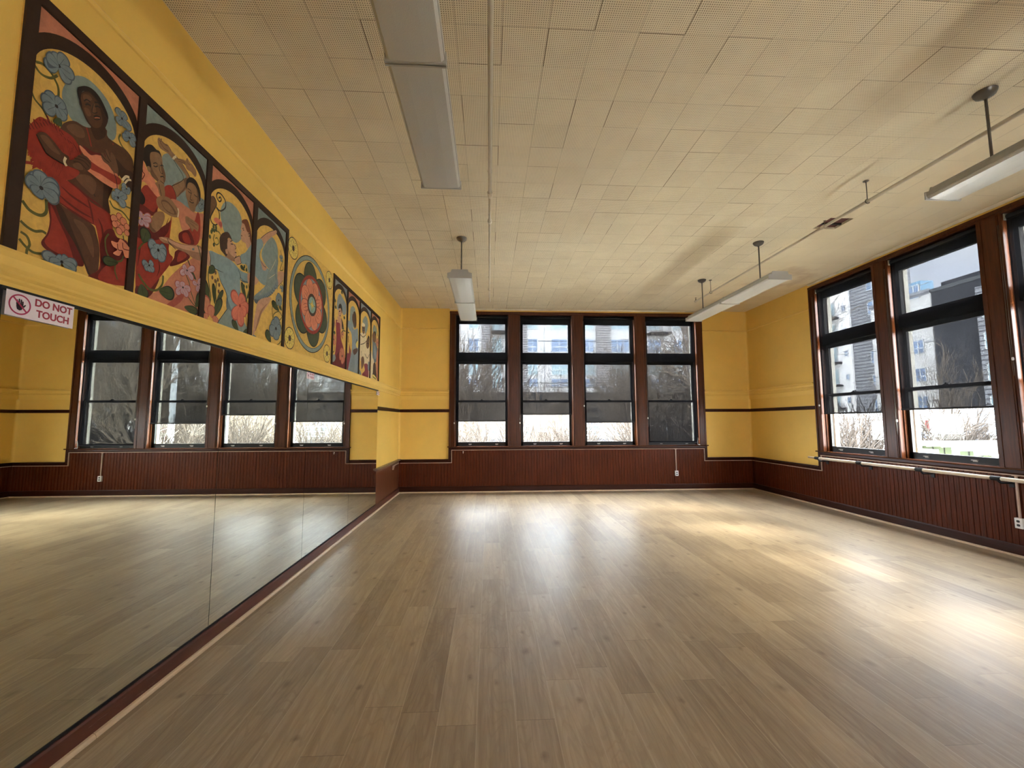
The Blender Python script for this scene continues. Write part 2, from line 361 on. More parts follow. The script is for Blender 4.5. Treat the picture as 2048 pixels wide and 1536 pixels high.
M['capedge'] = wood('worn_brown_cap_wood', (.10, .055, .028), (.22, .13, .075), 1, .35)
run_trim('trim_14', [(0, .735), (.062, .735), (.066, .722), (.050, .705), (.024, .695), (.024, .66), (0, .66)], [((XL, 7.64, 0), (XL, YB, 0), (1, 0, 0))], M['capedge'])
# the step of the wainscot beside the windows, sills and aprons
b = MB(); b.box(WB[0]-.005, YB-.034, .66, WB[0]+.055, YB, .985).box(WB[1]-.055, YB-.034, .66, WB[1]+.005, YB, .985)
b.sweep([(0, .982), (.030, .982), (.034, .95), (.028, .93), (0, .93)], (WB[0], YB, 0), (WB[1], YB, 0), (0, -1, 0)); struct(b.build('trim_15', M['mahog_h']))
b = MB(); b.box(XR-.034, WR[0]-.005, .66, XR, WR[0]+.055, .985).box(XR-.034, WR[1]-.055, .66, XR, WR[1]+.005, .985)
b.sweep([(0, .982), (.030, .982), (.034, .95), (.028, .93), (0, .93)], (XR, WR[0], 0), (XR, WR[1], 0), (-1, 0, 0)); struct(b.build('trim_16', M['mahog_y']))
b = MB(); b.sweep([(-.12, 1.005), (.055, 1.005), (.062, .996), (.055, .984), (-.12, .984)], (WB[0]-.03, YB, 0), (WB[1]+.03, YB, 0), (0, -1, 0)); struct(b.build('trim_17', M['sillwood']))
M['sillwood_y'] = wood('window_sill_wood_side', (.05, .015, .007), (.10, .032, .014), 1, .22)
b = MB(); b.sweep([(-.12, 1.005), (.055, 1.005), (.062, .996), (.055, .984), (-.12, .984)], (XR, WR[0]-.03, 0), (XR, WR[1]+.03, 0), (-1, 0, 0)); struct(b.build('trim_18', M['sillwood_y']))
# baseboards + shoe
bp_ = [(0, .135), (.030, .135), (.036, .12), (.038, 0), (0, 0)]
shoe = [(.034, .026), (.046, .022), (.053, .012), (.054, 0), (.034, 0)]
run_trim('baseboard_back', bp_, [((XL, YB, 0), (XR, YB, 0), (0, -1, 0))], M['mahog_h'])
run_trim('baseboard_right', bp_, [((XR, YF, 0), (XR, YB, 0), (-1, 0, 0))], M['mahog_y'])
bpl = [(0, .112), (.038, .112), (.042, .10), (.044, 0), (0, 0)]
run_trim('baseboard_left', bpl, [Lw], M['basewood'])
b = MB(); b.sweep(shoe, (XL, YB, 0), (XR, YB, 0), (0, -1, 0)); b.sweep(shoe, (XR, YF, 0), (XR, YB, 0), (-1, 0, 0))
b.sweep([(o+.008, u) for o, u in shoe], (XL, YF, 0), (XL, 2.36, 0), (1, 0, 0)); b.sweep([(o+.008, u) for o, u in shoe], (XL, 2.363, 0), (XL, YB, 0), (1, 0, 0))
struct(b.build('trim_19', M['shoe']))
# ------------------------------------------------------------------ windows (frame with depth; a local frame maps both walls)
class Fr:   # local: s along wall, d depth outwards (+ = outside), z
    def __init__(s, wall): s.w = wall
    def box(s, b, s0, d0, z0, s1, d1, z1, mi=0):
        if s.w == 'B': b.box(s0, YB+d0, z0, s1, YB+d1, z1, mi)
        else: b.box(XR+d0, s0, z0, XR+d1, s1, z1, mi)
    def pt(s, a, d, z): return (a, YB+d, z) if s.w == 'B' else (XR+d, a, z)
def casing(fr, W, ops, name):
    b = MB(); op = sorted(ops)
    # head, sides, mullions
    fr.box(b, W[0], -.022, 3.99, W[1], .02, WZ1); fr.box(b, W[0], .02, 3.995, W[1], TH, WZ1+.02)
    fr.box(b, W[0]-.006, -.034, WZ1-.03, W[1]+.006, .0, WZ1+.012)
    edges = [W[0]]+[v for o in op for v in o]+[W[1]]
    for i in range(0, len(edges), 2):
        a, c_ = edges[i], edges[i+1]
        fr.box(b, a, -.022, 1.0, c_, TH-.12, 3.99)
        if 0 < i < len(edges)-2:      # mullion: raised centre board with beads
            fr.box(b, a+.03, -.032, 1.0, c_-.03, 0, 3.99); fr.box(b, a+.045, -.038, 1.0, a+.06, 0, 3.99); fr.box(b, c_-.06, -.038, 1.0, c_-.045, 0, 3.99)
        else:
            if i == 0: fr.box(b, a, -.036, 1.0, a+.03, 0, 4.015); fr.box(b, c_-.03, -.030, 1.0, c_-.012, 0, 3.99)
            else: fr.box(b, c_-.03, -.036, 1.0, c_, 0, 4.015); fr.box(b, a+.012, -.030, 1.0, a+.03, 0, 3.99)
    o = b.build(name, M['casing']); struct(o)
    # stops inside each jamb
    b = MB()
    for a, c_ in op:
        for x0, x1 in ((a, a+.018), (c_-.018, c_)):
            fr.box(b, x0, .035, 1.0, x1, .075, 3.94)
    return o, b
n_w = 0
def window(fr, a, c_, n):
    global n_w
    mid = fr.pt((a+c_)/2, .12, 1.0); r = sroot('window_%d' % n, mid)
    g = [(a+.045, c_-.045)]
    L0, L1 = a+.018, c_-.018; st = .052
    # stops
    b = MB()
    for x0, x1 in ((a, a+.018), (c_-.018, c_)): fr.box(b, x0, .045, 1.005, x1, .085, 3.94)
    b.build('window_stop', M['casing'], r)
    # transom sash
    b = MB(); D0, D1 = .09, .14
    fr.box(b, L0, D0, 3.80, L1, D1, 4.0); fr.box(b, L0, D0, 3.06, L1, D1, 3.135); fr.box(b, L0, D0, 3.06, L0+st, D1, 3.9); fr.box(b, L1-st, D0, 3.06, L1, D1, 3.9)
    fr.box(b, L0, .075, 2.93, L1, .20, 3.065); b.build('transom_sash', M['sash'], r)
    # upper sash (outer), lower sash (inner)
    b = MB(); D0, D1 = .13, .17
    fr.box(b, L0, D0, 2.87, L1, D1, 2.95); fr.box(b, L0, D0, 1.985, L1, D1, 2.035); fr.box(b, L0, D0, 1.985, L0+st, D1, 2.9); fr.box(b, L1-st, D0, 1.985, L1, D1, 2.9)
    b.build('upper_sash', M['sash'], r)
    b = MB(); D0, D1 = .085, .128
    fr.box(b, L0, D0, 1.99, L1, D1, 2.035); fr.box(b, L0, D0, 1.005, L1, D1, 1.095); fr.box(b, L0, D0, 1.005, L0+st, D1, 2.0); fr.box(b, L1-st, D0, 1.005, L1, D1, 2.0)
    lo = b.build('lower_sash', M['sash'], r)
    b = MB(); cx = (a+c_)/2; fr.box(b, cx-.035, D0-.012, 2.035, cx+.035, D1, 2.045); fr.box(b, cx-.012, D0-.01, 2.045, cx+.012, D1-.01, 2.062); b.build('sash_lock', M['black'], lo)
    for sx in (.28, .78):
        px = a+(c_-a)*sx; b = MB(); fr.box(b, px-.035, D0-.022, 1.045, px+.035, D0, 1.055); fr.box(b, px-.028, D0-.004, 1.03, px+.028, D0, 1.045); b.build('sash_lift', M['fixmetal'], lo)
    for nm, z0, z1, d in (('transom_pane', 3.13, 3.81, .118), ('upper_pane', 2.03, 2.88, .15), ('lower_pane', 1.09, 1.995, .105)):
        b = MB(); fr.box(b, L0+st-.004, d, z0, L1-st+.004, d+.004, z1); b.build(nm, M['glass'], r)
    # outside jambs
    b = MB()
    for x0, x1 in ((a-.02, a+.04), (c_-.04, c_+.02)): fr.box(b, x0, .19, .96, x1, .26, 4.0)
    fr.box(b, a-.02, .19, 3.85, c_+.02, .26, 4.06); fr.box(b, a-.02, .19, .94, c_+.02, TH+.05, 1.02)
    b.build('outer_frame', M['ext_cream'], r)
    return r
FB, FRt = Fr('B'), Fr('R')
casing(FB, WB, OPB, 'trim_20'); casing(FRt, WR, OPR, 'trim_21')
k = 1
for o in OPB: window(FB, *o, k); k += 1
for o in OPR: window(FRt, *o, k); k += 1
# ------------------------------------------------------------------ roller shades
def shade(fr, a, c_, hem, label, side, chain_z):
    mid = fr.pt((a+c_)/2, .02, hem); r = thing('roller_shade', label, 'window shade', mid, 'dark roller shades')
    b = MB(); s0, s1 = a+.012, c_-.022
    p0, p1 = fr.pt(s0, .037, 3.945), fr.pt(s1, .037, 3.945)
    b.tube([p0, p1], .034, 16); b.build('roller', M['black'], r)
    for e0, e1 in ((a+.004, a+.012), (c_-.022, c_-.004)):
        b = MB(); fr.box(b, e0, .0, 3.91, e1, .07, 3.985); b.build('bracket', M['fixmetal'] if fr.w == 'R' else M['black'], r)
    b = MB(); n = 14
    for i in range(n):
        z0, z1 = 3.93-(3.93-hem)*i/n, 3.93-(3.93-hem)*(i+1)/n
        b.face([fr.pt(s0, .012, z0), fr.pt(s1, .012, z0), fr.pt(s1, .012, z1), fr.pt(s0, .012, z1)], 0, True)
    f = b.build('shade_fabric', M['shade'], r)
    b = MB(); fr.box(b, s0, .004, hem-.022, s1, .020, hem+.004); b.build('hem_bar', M['black'], r, bevel=.003)
    if chain_z:
        sx = a-.012 if side == 0 else c_+.012
        b = MB(); d = -.045
        z = 3.85; pts = [fr.pt(sx, d, 3.86), fr.pt(sx-.006, d, 2.8), fr.pt(sx, d, chain_z)]
        b.tube(pts, .0022, 5); b.tube([fr.pt(sx+.014, d, 3.86), fr.pt(sx+.016, d, 2.6), fr.pt(sx+.012, d, chain_z-.12), fr.pt(sx+.004, d, chain_z-.20), fr.pt(sx-.004, d, chain_z-.12), fr.pt(sx, d, chain_z)], .0022, 5)
        b.build('bead_chain', M['canopy'], r)
        b = MB(); b.lathe(fr.pt(sx, d, chain_z), [(0, -.02), (.010, -.016), (.012, 0), (.010, .016), (0, .02)], 10); b.build('chain_connector', M['white'], r)
    return r
hemB = [1.575, 1.722, 1.540, 1.065]; hemR = [1.690, 1.725, 1.55, 1.5]
nmB = ['leftmost window of the far wall', 'second window from the left on the far wall', 'third window from the left on the far wall', 'far wall window nearest the right corner, lowered to the sill']
czB = [1.52, 1.52, 1.90, 1.62]
for (a, c_), h, nm, cz in zip(OPB, hemB, nmB, czB):
    shade(FB, a, c_, h, 'dark roller shade over the '+nm, 0, cz)
nmR = ['right wall window beside the far corner', 'wide middle window in view on the right wall', 'right wall window cut by the photo edge', 'right wall window nearest the camera']
for i, ((a, c_), h, nm, cz) in enumerate(zip(OPR, hemR, nmR, [1.83, 1.55, 2.26, 1.7])):
    shade(FRt, a, c_, h, 'dark roller shade over the '+nm, 1, cz)
t_ = tag(MB().tube([(4.78, YB-.01, 1.015), (4.80, YB-.03, 1.02), (4.83, YB-.02, 1.012), (4.81, YB+.02, 1.012), (4.79, YB+.0, 1.03), (4.79, YB-.005, 1.10), (4.80, YB-.008, 1.17), (4.815, YB-.008, 1.12)], .006, 6).build('bead_chain_coil', M['white']), 'white coil of shade chain lying on the far sill near the right corner', 'chain')
# ------------------------------------------------------------------ mirrors
seams = [1.80, 3.253, 4.752, 6.225, 7.69]
names = ['nearest the camera, under the large warning sign', 'second from the camera, left of the middle seam', 'third from the camera, right of the middle warning sign', 'farthest from the camera, ending at the bare yellow wall']
for i in range(4):
    y0, y1 = seams[i]+.0025, seams[i+1]-.0025
    o = MB().box(XL+.020, y0, .125, XL+.026, y1, 2.108).build('wall_mirror', M['mirror'])
    tag(o, 'tall frameless wall mirror panel '+names[i], 'mirror', 'mirror panels of the left wall')
M['edge'] = plain('mirror_cut_edge', (.10, .13, .11), .3, .5)
t_ = thing('mirror_mount', 'black mounting strip around the row of wall mirrors', 'mirror frame', (XL, 4.7, .11))
MB().box(XL, 1.79, .11, XL+.030, 7.70, .126).build('bottom_channel', M['black'], t_, bevel=.002)
MB().box(XL, 1.79, 2.100, XL+.032, 7.70, 2.117).build('top_channel', M['black'], t_, bevel=.002)
MB().box(XL, 1.775, .11, XL+.030, 1.80, 2.117).build('end_channel', M['black'], t_, bevel=.002)
MB().box(XL, 1.80, .12, XL+.019, 7.695, 2.10).build('backing_board', M['black'], t_)
# ------------------------------------------------------------------ signs
def text_mesh(s, size, mat, parent, bold=.0):
    cu = bpy.data.curves.new('lettering', 'FONT'); cu.body = s; cu.size = size; cu.align_x = 'CENTER'; cu.align_y = 'CENTER'; cu.offset = bold; cu.extrude = .0004
    o = bpy.data.objects.new('tmp', cu); COL.objects.link(o); bpy.context.view_layer.update()
    me = bpy.data.meshes.new_from_object(o.evaluated_get(bpy.context.evaluated_depsgraph_get())); me.materials.clear(); me.materials.append(mat)
    bpy.data.objects.remove(o)
    q = bpy.data.objects.new('lettering', me); COL.objects.link(q); q.parent = parent; return q
M['signpaper'] = plain('sign_sticker_white', (.72, .66, .70), .4, .4, var=.02)
M['signred'] = plain('sign_red_print', (.33, .03, .055), .45, .3, var=.03)
M['hand'] = plain('sign_black_hand', (.02, .012, .02), .45, .3)
M['icon'] = plain('sign_magenta_ring', (.36, .03, .09), .45, .3)
def sign(c, w, h, label, tilt=0):
    r = thing('warning_sign', label, 'sign', c, 'warning signs on the mirror edge')
    X = .034
    def P(u, v, e=0): return (c[0]+e, c[1]+u*w, c[2]+v*h)
    b = MB(); b.box(c[0]-.0012, c[1]-w/2, c[2]-h/2, c[0], c[1]+w/2, c[2]+h/2); b.build('sticker', M['signpaper'], r)
    for k, (s, dz) in enumerate((('DO NOT', .235), ('TOUCH', -.215))):
        q = text_mesh(s, h*.43, M['signred'], r, h*.012); q.location = (.0006, w*.175, dz*h); q.rotation_euler = (math.pi/2, 0, math.pi/2); q.scale = (.90, .96, 1)
    b = MB(); R = h*.41; cy, cz = c[1]-w*.315, c[2]; n = 40
    for i in range(n):
        a0, a1 = 2*math.pi*i/n, 2*math.pi*(i+1)/n
        b.face([(c[0]+.0010, cy+math.cos(a)*q_, cz+math.sin(a)*q_) for a, q_ in ((a0, R), (a1, R), (a1, R*.86), (a0, R*.86))])
    d = R*.66; e = R*.055
    b.face([(c[0]+.0012, cy-d+e, cz+d+e), (c[0]+.0012, cy-d-e, cz+d-e), (c[0]+.0012, cy+d-e, cz-d-e), (c[0]+.0012, cy+d+e, cz-d+e)]); b.build('prohibition_ring', M['icon'], r, fix=False)
    b = MB(); x = c[0]+.0006
    def poly(pts): b.face([(x, cy+u*R, cz+v*R) for u, v in pts])
    poly([(-.30, -.20), (-.22, -.48), (0, -.58), (.20, -.48), (.30, -.20), (.30, .08), (-.32, .12)])
    for u, t in ((-.26, .46), (-.08, .58), (.10, .54), (.25, .38)): poly([(u-.07, .0), (u+.07, .0), (u+.065, t-.05), (u, t), (u-.065, t-.05)])
    poly([(.22, -.34), (.44, -.16), (.56, .06), (.48, .10), (.34, -.04), (.22, -.06)]); b.build('hand_symbol', M['hand'], r, fix=False)
    return r
sign((XL+.036, 1.948, 2.052), .285, .105, 'white do not touch warning sticker on the mirror corner nearest the camera')
sign((XL+.030, 4.80, 2.066), .20, .075, 'small white warning sticker at the top of the middle mirror seam')
sign((XL+.034, 7.68, 2.060), .16, .065, 'tiny white warning sticker at the far top end of the mirrors')
# ------------------------------------------------------------------ fluorescent fixtures
def fixture(cx, y0, canopies, label):
    zb = 3.455; r = thing('pendant_light', label, 'ceiling light', (cx, y0+1.22, zb), 'long hanging fluorescent lights')
    for u in (0, 1):
        ya, yb = y0+u*1.22+.012, y0+(u+1)*1.22-.012
        prof = [(-.155, 0.012), (-.155, .048), (-.115, .058), (-.100, .095), (.100, .095), (.115, .058), (.155, .048), (.155, .012)]
        b = MB(); b.sweep(prof, (cx, ya, zb), (cx, yb, zb), (1, 0, 0)); b.build('housing', M['fixmetal'], r, bevel=.002)
        b = MB(); pr = [(-.150, .014), (-.150, .004), (-.135, -.008), (-.06, -.013), (.06, -.013), (.135, -.008), (.150, .004), (.150, .014)]
        b.sweep(pr, (cx, ya+.004, zb), (cx, yb-.004, zb), (1, 0, 0)); b.build('diffuser', M['lens'], r)
        for yy in (ya-.008, yb-.004):
            b = MB(); pe = [(-.162, -.016), (-.162, .052), (-.119, .062), (-.104, .100), (.104, .100), (.119, .062), (.162, .052), (.162, -.016)]
            b.sweep(pe, (cx, yy, zb), (cx, yy+.012, zb), (1, 0, 0)); b.build('end_plate', M['fixmetal'], r, bevel=.0015)
    for cy in canopies:
        b = MB(); b.tube([(cx, cy, zb+.09), (cx, cy, C-.04)], .0095, 12); b.build('stem', M['canopy'], r)
        b = MB(); b.lathe((cx, cy, C), [(0, -.062), (.014, -.060), (.018, -.052), (.038, -.046), (.060, -.032), (.070, -.014), (.072, 0)], 28); b.build('canopy', M['canopy'], r)
fixture(-.39, .905, (1.245, 2.905), 'long light fixture overhead at the upper left, nearest the camera')
fixture(-.39, 5.49, (5.83, 7.50), 'hanging light fixture at the far end of the left row, before the far windows')
fixture(3.895, .88, (1.22, 2.94), 'hanging light fixture at the upper right, cut by the photo edge')
fixture(3.895, 5.36, (5.78, 7.43), 'hanging light fixture at the far end of the right row, near the far right corner')
# ------------------------------------------------------------------ sprinkler pipes
M['brass'] = plain('old_brass', (.16, .12, .07), .35, .5, metal=.7)
def spr(r, x, y, z):
    b = MB(); b.lathe((x, y, z), [(.008, 0), (.008, .03), (.004, .035), (.004, .05), (.016, .052), (.016, .055), (0, .056)], 12); b.build('sprinkler_head', M['brass'], r)
def pipe(x, label, hang, heads, end, z=3.90, couple=()):
    r = thing('sprinkler_pipe', label, 'pipe', (x, 3, z))
    b = MB(); b.tube([(x, YF, z), (x, couple[0], z)], .0175, 16); b.tube([(x, couple[0], z), (x, end, z)], .0135, 16)
    b.build('pipe_run', M['pipe'], r)
    for y in couple: b = MB(); b.lathe((x, y, z), [(.015, -.03), (.024, -.028), (.025, 0), (.024, .028), (.015, .03)], 16, axis=1); b.build('coupling', M['pipe'], r)
    b = MB(); b.lathe((x, end, z), [(.0135, -.03), (.020, -.028), (.020, .0), (.0, .004)], 16, axis=1); b.build('end_cap', M['pipe'], r)
    for y in hang:
        b = MB(); b.tube([(x, y, z+.02), (x, y, C-.003)], .0045, 8)
        pts = [(x+math.sin(a)*.024, y, z-math.cos(a)*.024) for a in [math.radians(t) for t in range(-170, 171, 20)]]
        b.tube(pts, .004, 6); b.lathe((x, y, C), [(0, -.012), (.012, -.012), (.026, -.006), (.028, 0)], 16); b.build('pipe_hanger', M['canopy'] if x > 2 else M['pipe'], r)
    for y in heads: spr(r, x, y, z+.010)
pipe(.005, 'cream sprinkler pipe running along the middle of the ceiling', (4.20, 7.43), (3.86, 4.80, 7.30), 8.17, couple=(4.25, 4.83))
pipe(4.055, 'cream sprinkler pipe along the right side beside the hanging lights', (1.0, 4.18, 7.43), (1.6, 4.76, 8.0), 8.03, couple=(4.79,))
# ------------------------------------------------------------------ outlets and wire covers
def outlet(fr, a, z, label):
    r = thing('power_outlet', label, 'outlet', fr.pt(a, -.02, z), 'wall outlets')
    b = MB(); fr.box(b, a-.037, -.056, z-.058, a+.037, -.019, z+.058); b.build('cover_box', M['white'], r, bevel=.004)
    for dz in (-.022, .022):
        b = MB(); pts = []; n = 12
        for i in range(n):
            t = 2*math.pi*i/n; pts.append(fr.pt(a+.017*math.cos(t), -.058, z+dz+max(-.013, min(.013, .017*math.sin(t)))))
        b.face(pts); q = [fr.pt(a+.017*math.cos(2*math.pi*i/n), -.055, z+dz+max(-.013, min(.013, .017*math.sin(2*math.pi*i/n)))) for i in range(n)]; b.face(q)
        b.build('receptacle', M['dark'], r, fix=False)
outlet(FB, 4.25, .373, 'small white power outlet on the beadboard under the far right window')
outlet(FRt, 4.652, .385, 'white power outlet on the right wall at the photo edge')
def race(fr, pts, label, extra=()):
    r = thing('wire_cover', label, 'wire cover', fr.pt(pts[0][0], -.02, pts[0][1]))
    b = MB(); w = .0055
    for (a0, z0), (a1, z1) in zip(pts[:-1], pts[1:]):
        fr.box(b, min(a0, a1)-w, -.040, min(z0, z1)-w, max(a0, a1)+w, -.018, max(z0, z1)+w)
    b.build('wire_channel', M['race'], r)
    for (a, z0, z1) in extra:
        b = MB(); fr.box(b, a-.009, -.036, z0, a+.009, -.018, z1); fr.box(b, a-.03, -.042, z1-.005, a+.03, -.018, z1+.012); b.build('drop_channel', M['race'], r)
race(FB, [(XL+.06, .647), (WB[0]+.065, .647), (WB[0]+.065, .924), (WB[1]-.065, .924), (WB[1]-.065, .647), (XR-.05, .647)], 'thin cream wire cover stepping under the sill line of the far wall', [(4.25, .43, .918)])
race(FRt, [(YB-.05, .647), (WR[1]-.065, .647), (WR[1]-.065, .924), (WR[0]+.065, .924), (WR[0]+.065, .647), (YF, .647)], 'thin cream wire cover stepping under the sill line of the right wall', [(4.652, .44, .918)])
b = MB(); b.box(XL+.018, 9.02, .642, XL+.035, 9.58, .652); b.box(XL+.018, 9.0, .57, XL+.045, 9.05, .652)
tag(b.build('wire_cover', M['race']), 'short cream wire cover with boxy end on the left wall corner', 'wire cover')
# small hook and screws
b = MB(); hx = (at(926.5, 904, 1, YB)).x; pts = [(hx, YB-.02, .885), (hx, YB-.035, .883), (hx, YB-.045, .872), (hx, YB-.045, .858), (hx, YB-.035, .852), (hx, YB-.028, .858)]
b.tube(pts, .005, 8); b.lathe((hx, YB-.02, .885), [(.012, 0), (.012, -.003), (0, -.004)], 12, axis=1)
tag(b.build('cup_hook', M['white']), 'little white hook under the sill of the leftmost far window', 'hook')
# ------------------------------------------------------------------ ballet barre
r = thing('ballet_barre', 'pale wooden ballet barre on black brackets along the right wall', 'ballet barre', (5.87, 4.7, .88))
ys = [7.41, 6.54, 5.59, 4.705, 3.80, 2.90, 2.0, 1.1]
for i in range(len(ys)-1):
    b = MB(); b.tube([(5.868, ys[i+1]+.035, .884), (5.868, ys[i]-.035, .884)], .0225, 20); b.build('barre_pole', M['barre'], r)
b = MB(); b.tube([(5.868, 7.38, .884), (5.868, 7.62, .888)], .019, 20); b.build('barre_end', M['barre_end'], r)
for y in ys:
    b = MB(); b.tube([(5.868, y-.05, .884), (5.868, y+.05, .884)], .0265, 20)
    b.tube([(5.868, y-.01, .862), (5.90, y-.01, .835), (5.98, y-.01, .83), (6.045, y-.01, .835)], [.012, .012, .011, .013], 10)
    b.box(6.035, y-.035, .78, 6.052, y+.015, .90); b.build('bracket', M['black'], r, bevel=.002)
# ------------------------------------------------------------------ outside
GZ = -2.5
M['ground'] = plain('outside_ground', (.72, .70, .64), .9, .2, var=.1, scale=.5)
M['asphalt'] = plain('outside_paving', (.66, .65, .60), .9, .2, var=.3, scale=.5)
struct(MB().face([(-120, 10.2, GZ), (12.5, 10.2, GZ), (12.5, 15.5, GZ), (-120, 15.5, GZ)]).face([(-120, 15.5, GZ), (12.5, 15.5, GZ), (12.5, -60, GZ), (160, -60, GZ), (160, 140, GZ), (-120, 140, GZ)], 1).face([(6.6, -60, GZ), (12.5, -60, GZ), (12.5, 10.2, GZ), (6.6, 10.2, GZ)]).face([(-120, -60, GZ), (6.6, -60, GZ), (6.6, -5.5, GZ), (-120, -5.5, GZ)]).build('ground', [M['ground'], M['asphalt']]))
M['stucco'] = plain('white_building_panel', (.58, .58, .57), .8, .2, var=.04, scale=.4)
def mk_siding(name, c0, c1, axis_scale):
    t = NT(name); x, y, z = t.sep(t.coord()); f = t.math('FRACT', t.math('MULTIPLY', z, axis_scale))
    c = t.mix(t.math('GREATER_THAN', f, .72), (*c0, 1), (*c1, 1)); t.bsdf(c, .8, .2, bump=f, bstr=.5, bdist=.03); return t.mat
M['stucco_side'] = plain('bright_white_panel', (.88, .88, .87), .8, .2, var=.04, scale=.4)
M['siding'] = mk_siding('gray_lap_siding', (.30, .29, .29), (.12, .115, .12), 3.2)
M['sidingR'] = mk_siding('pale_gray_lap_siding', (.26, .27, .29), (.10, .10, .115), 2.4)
M['tower'] = plain('charcoal_tower_cladding', (.030, .032, .038), .8, .2, var=.2, scale=.5)
M['bglass'] = plain('building_window_glass', (.16, .24, .38), .12, .8, var=.25, scale=.8)
M['bglass2'] = plain('curtained_window_glass', (.30, .42, .46), .3, .5, var=.2, scale=.7)
M['darkglass'] = plain('dark_ground_floor_glass', (.012, .016, .018), .3, .3)
M['bframe'] = plain('white_window_frame', (.70, .72, .72), .6, .3)
M['steel'] = plain('dark_railing_steel', (.05, .055, .06), .5, .4)
M['dkband'] = plain('gray_podium_cladding', (.015, .0145, .016), .8, .2)
def bwin(r, fn, a0, a1, z0, z1, cols=2, sill=.35, mat='bglass'):
    b = MB(); t = .07
    fn(b, a0, -.06, z0, a1, .1, z0+t); fn(b, a0, -.06, z1-t, a1, .1, z1)
    for i in range(cols+1):
        x = a0+(a1-a0-t)*i/cols; fn(b, x, -.06, z0, x+t, .1, z1)
    fn(b, a0, -.06, z0+(z1-z0)*sill-t/2, a1, .1, z0+(z1-z0)*sill+t/2)
    w = b.build('window', M['bframe'], r); b = MB(); fn(b, a0, -.03, z0, a1, .05, z1); b.build('pane', M[mat], w)
YA = 55.0
def fa(b, a0, d0, z0, a1, d1, z1, mi=0): b.box(a0, YA+d0, z0, a1, YA+d1, z1, mi)
r = thing('apartment_building', 'pale apartment building with gray siding stripes and balconies beyond the far windows', 'building', (12, YA, GZ))
b = MB(); fa(b, -24, .0, 5.0, 34, 14, 24.5); b.build('wall', M['stucco'], r)
b = MB()
for x in (-15, -9, -3.9, 1.8, 7.2, 11.6, 19.5, 24.2, 29): fa(b, x, -.03, 5, x+.05, .01, 24)
for z in (8.9, 12.0, 15.15, 18.3, 21.4): fa(b, -24, -.03, z, 34, .01, z+.06)
b.build('panel_joint', M['sidingR'], r)
for x0, x1 in ((-14, -12.4), (-1.0, .15), (3.5, 4.9), (14.1, 16.0), (25.9, 28.0)):
    b = MB(); fa(b, x0, -.35, 5, x1, .1, 24.8); b.build('siding_stripe', M['siding'], r)
fl = [(6.0, 7.1, .0), (7.5, 9.2, .4), (10.55, 12.35, .38), (13.6, 15.4, .38), (16.8, 18.6, .38), (19.9, 21.7, .38)]
for i, (z0, z1, sl) in enumerate(fl):
    mt = 'bglass2' if i in (1, 3) else 'bglass'
    for x0, x1, cc in ((-20, -17.8, 2), (-11, -9.3, 2), (-7.3, -5.6, 2), (-2.7, -1.35, 2), (5.0, 6.35, 2), (8.1, 10.3, 2), (12.5, 13.85, 2), (16.1, 18.6, 3), (21.1, 22.9, 2), (24.5, 25.7, 2), (29.2, 30.8, 2)):
        if i == 0 and cc == 3: continue
        bwin(r, fa, x0, x1, z0, z1, cc, sl or .3, mt)
    bwin(r, fa, .3, 1.7, z0-.3, z1+.1, 1, .1, 'bglass2'); 
    if i in (2, 3, 4):
        for x0, x1 in ((.15, 3.4), (20.9, 23.7)):
            zz = z0-.75
            b = MB(); fa(b, x0, -1.6, zz, x1, .0, zz+.22); b.build('balcony_slab', M['dkband'], r)
            b = MB(); fa(b, x0, -1.6, zz+1.2, x1, -1.54, zz+1.26)
            n = int((x1-x0)/.22)
            for k in range(n+1): x = x0+(x1-x0-.03)*k/n; fa(b, x, -1.59, zz+.2, x+.03, -1.56, zz+1.22)
            for k in range(6): y = -1.6+k*.28; fa(b, x0, y, zz+.2, x0+.03, y+.03, zz+1.22); fa(b, x1-.03, y, zz+.2, x1, y+.03, zz+1.22)
            b.build('balcony_railing', M['steel'], r)
b = MB(); fa(b, -26, -3, GZ, 36, 13.9, 5.1); b.build('podium', M['dkband'], r)
M['podlight'] = plain('pale_podium_panel', (.030, .030, .029), .8, .2)
b = MB(); fa(b, -26, -3.05, 2.0, 36, -2.9, 2.5); fa(b, -26, -3.05, -.6, 36, -2.9, 1.1); b.build('podium_band', M['podlight'], r)
b = MB(); fa(b, -26, -2.9, 6.2, 36, -2.85, 6.28); fa(b, -26, -2.9, 5.65, 36, -2.85, 5.7)
for k in range(32): fa(b, -26+k*2, -2.9, 5.05, -25.94+k*2, -2.84, 6.25)
b.build('terrace_railing', M['steel'], r)
for k in range(9):
    x = -10+k*4.2; bwin(r, lambda b, *a: fa(b, a[0], a[1]-3.05, a[2], a[3], a[4]-3.05, a[5]), x, x+2.6, -.2, 1.0, 3, .5, 'darkglass')
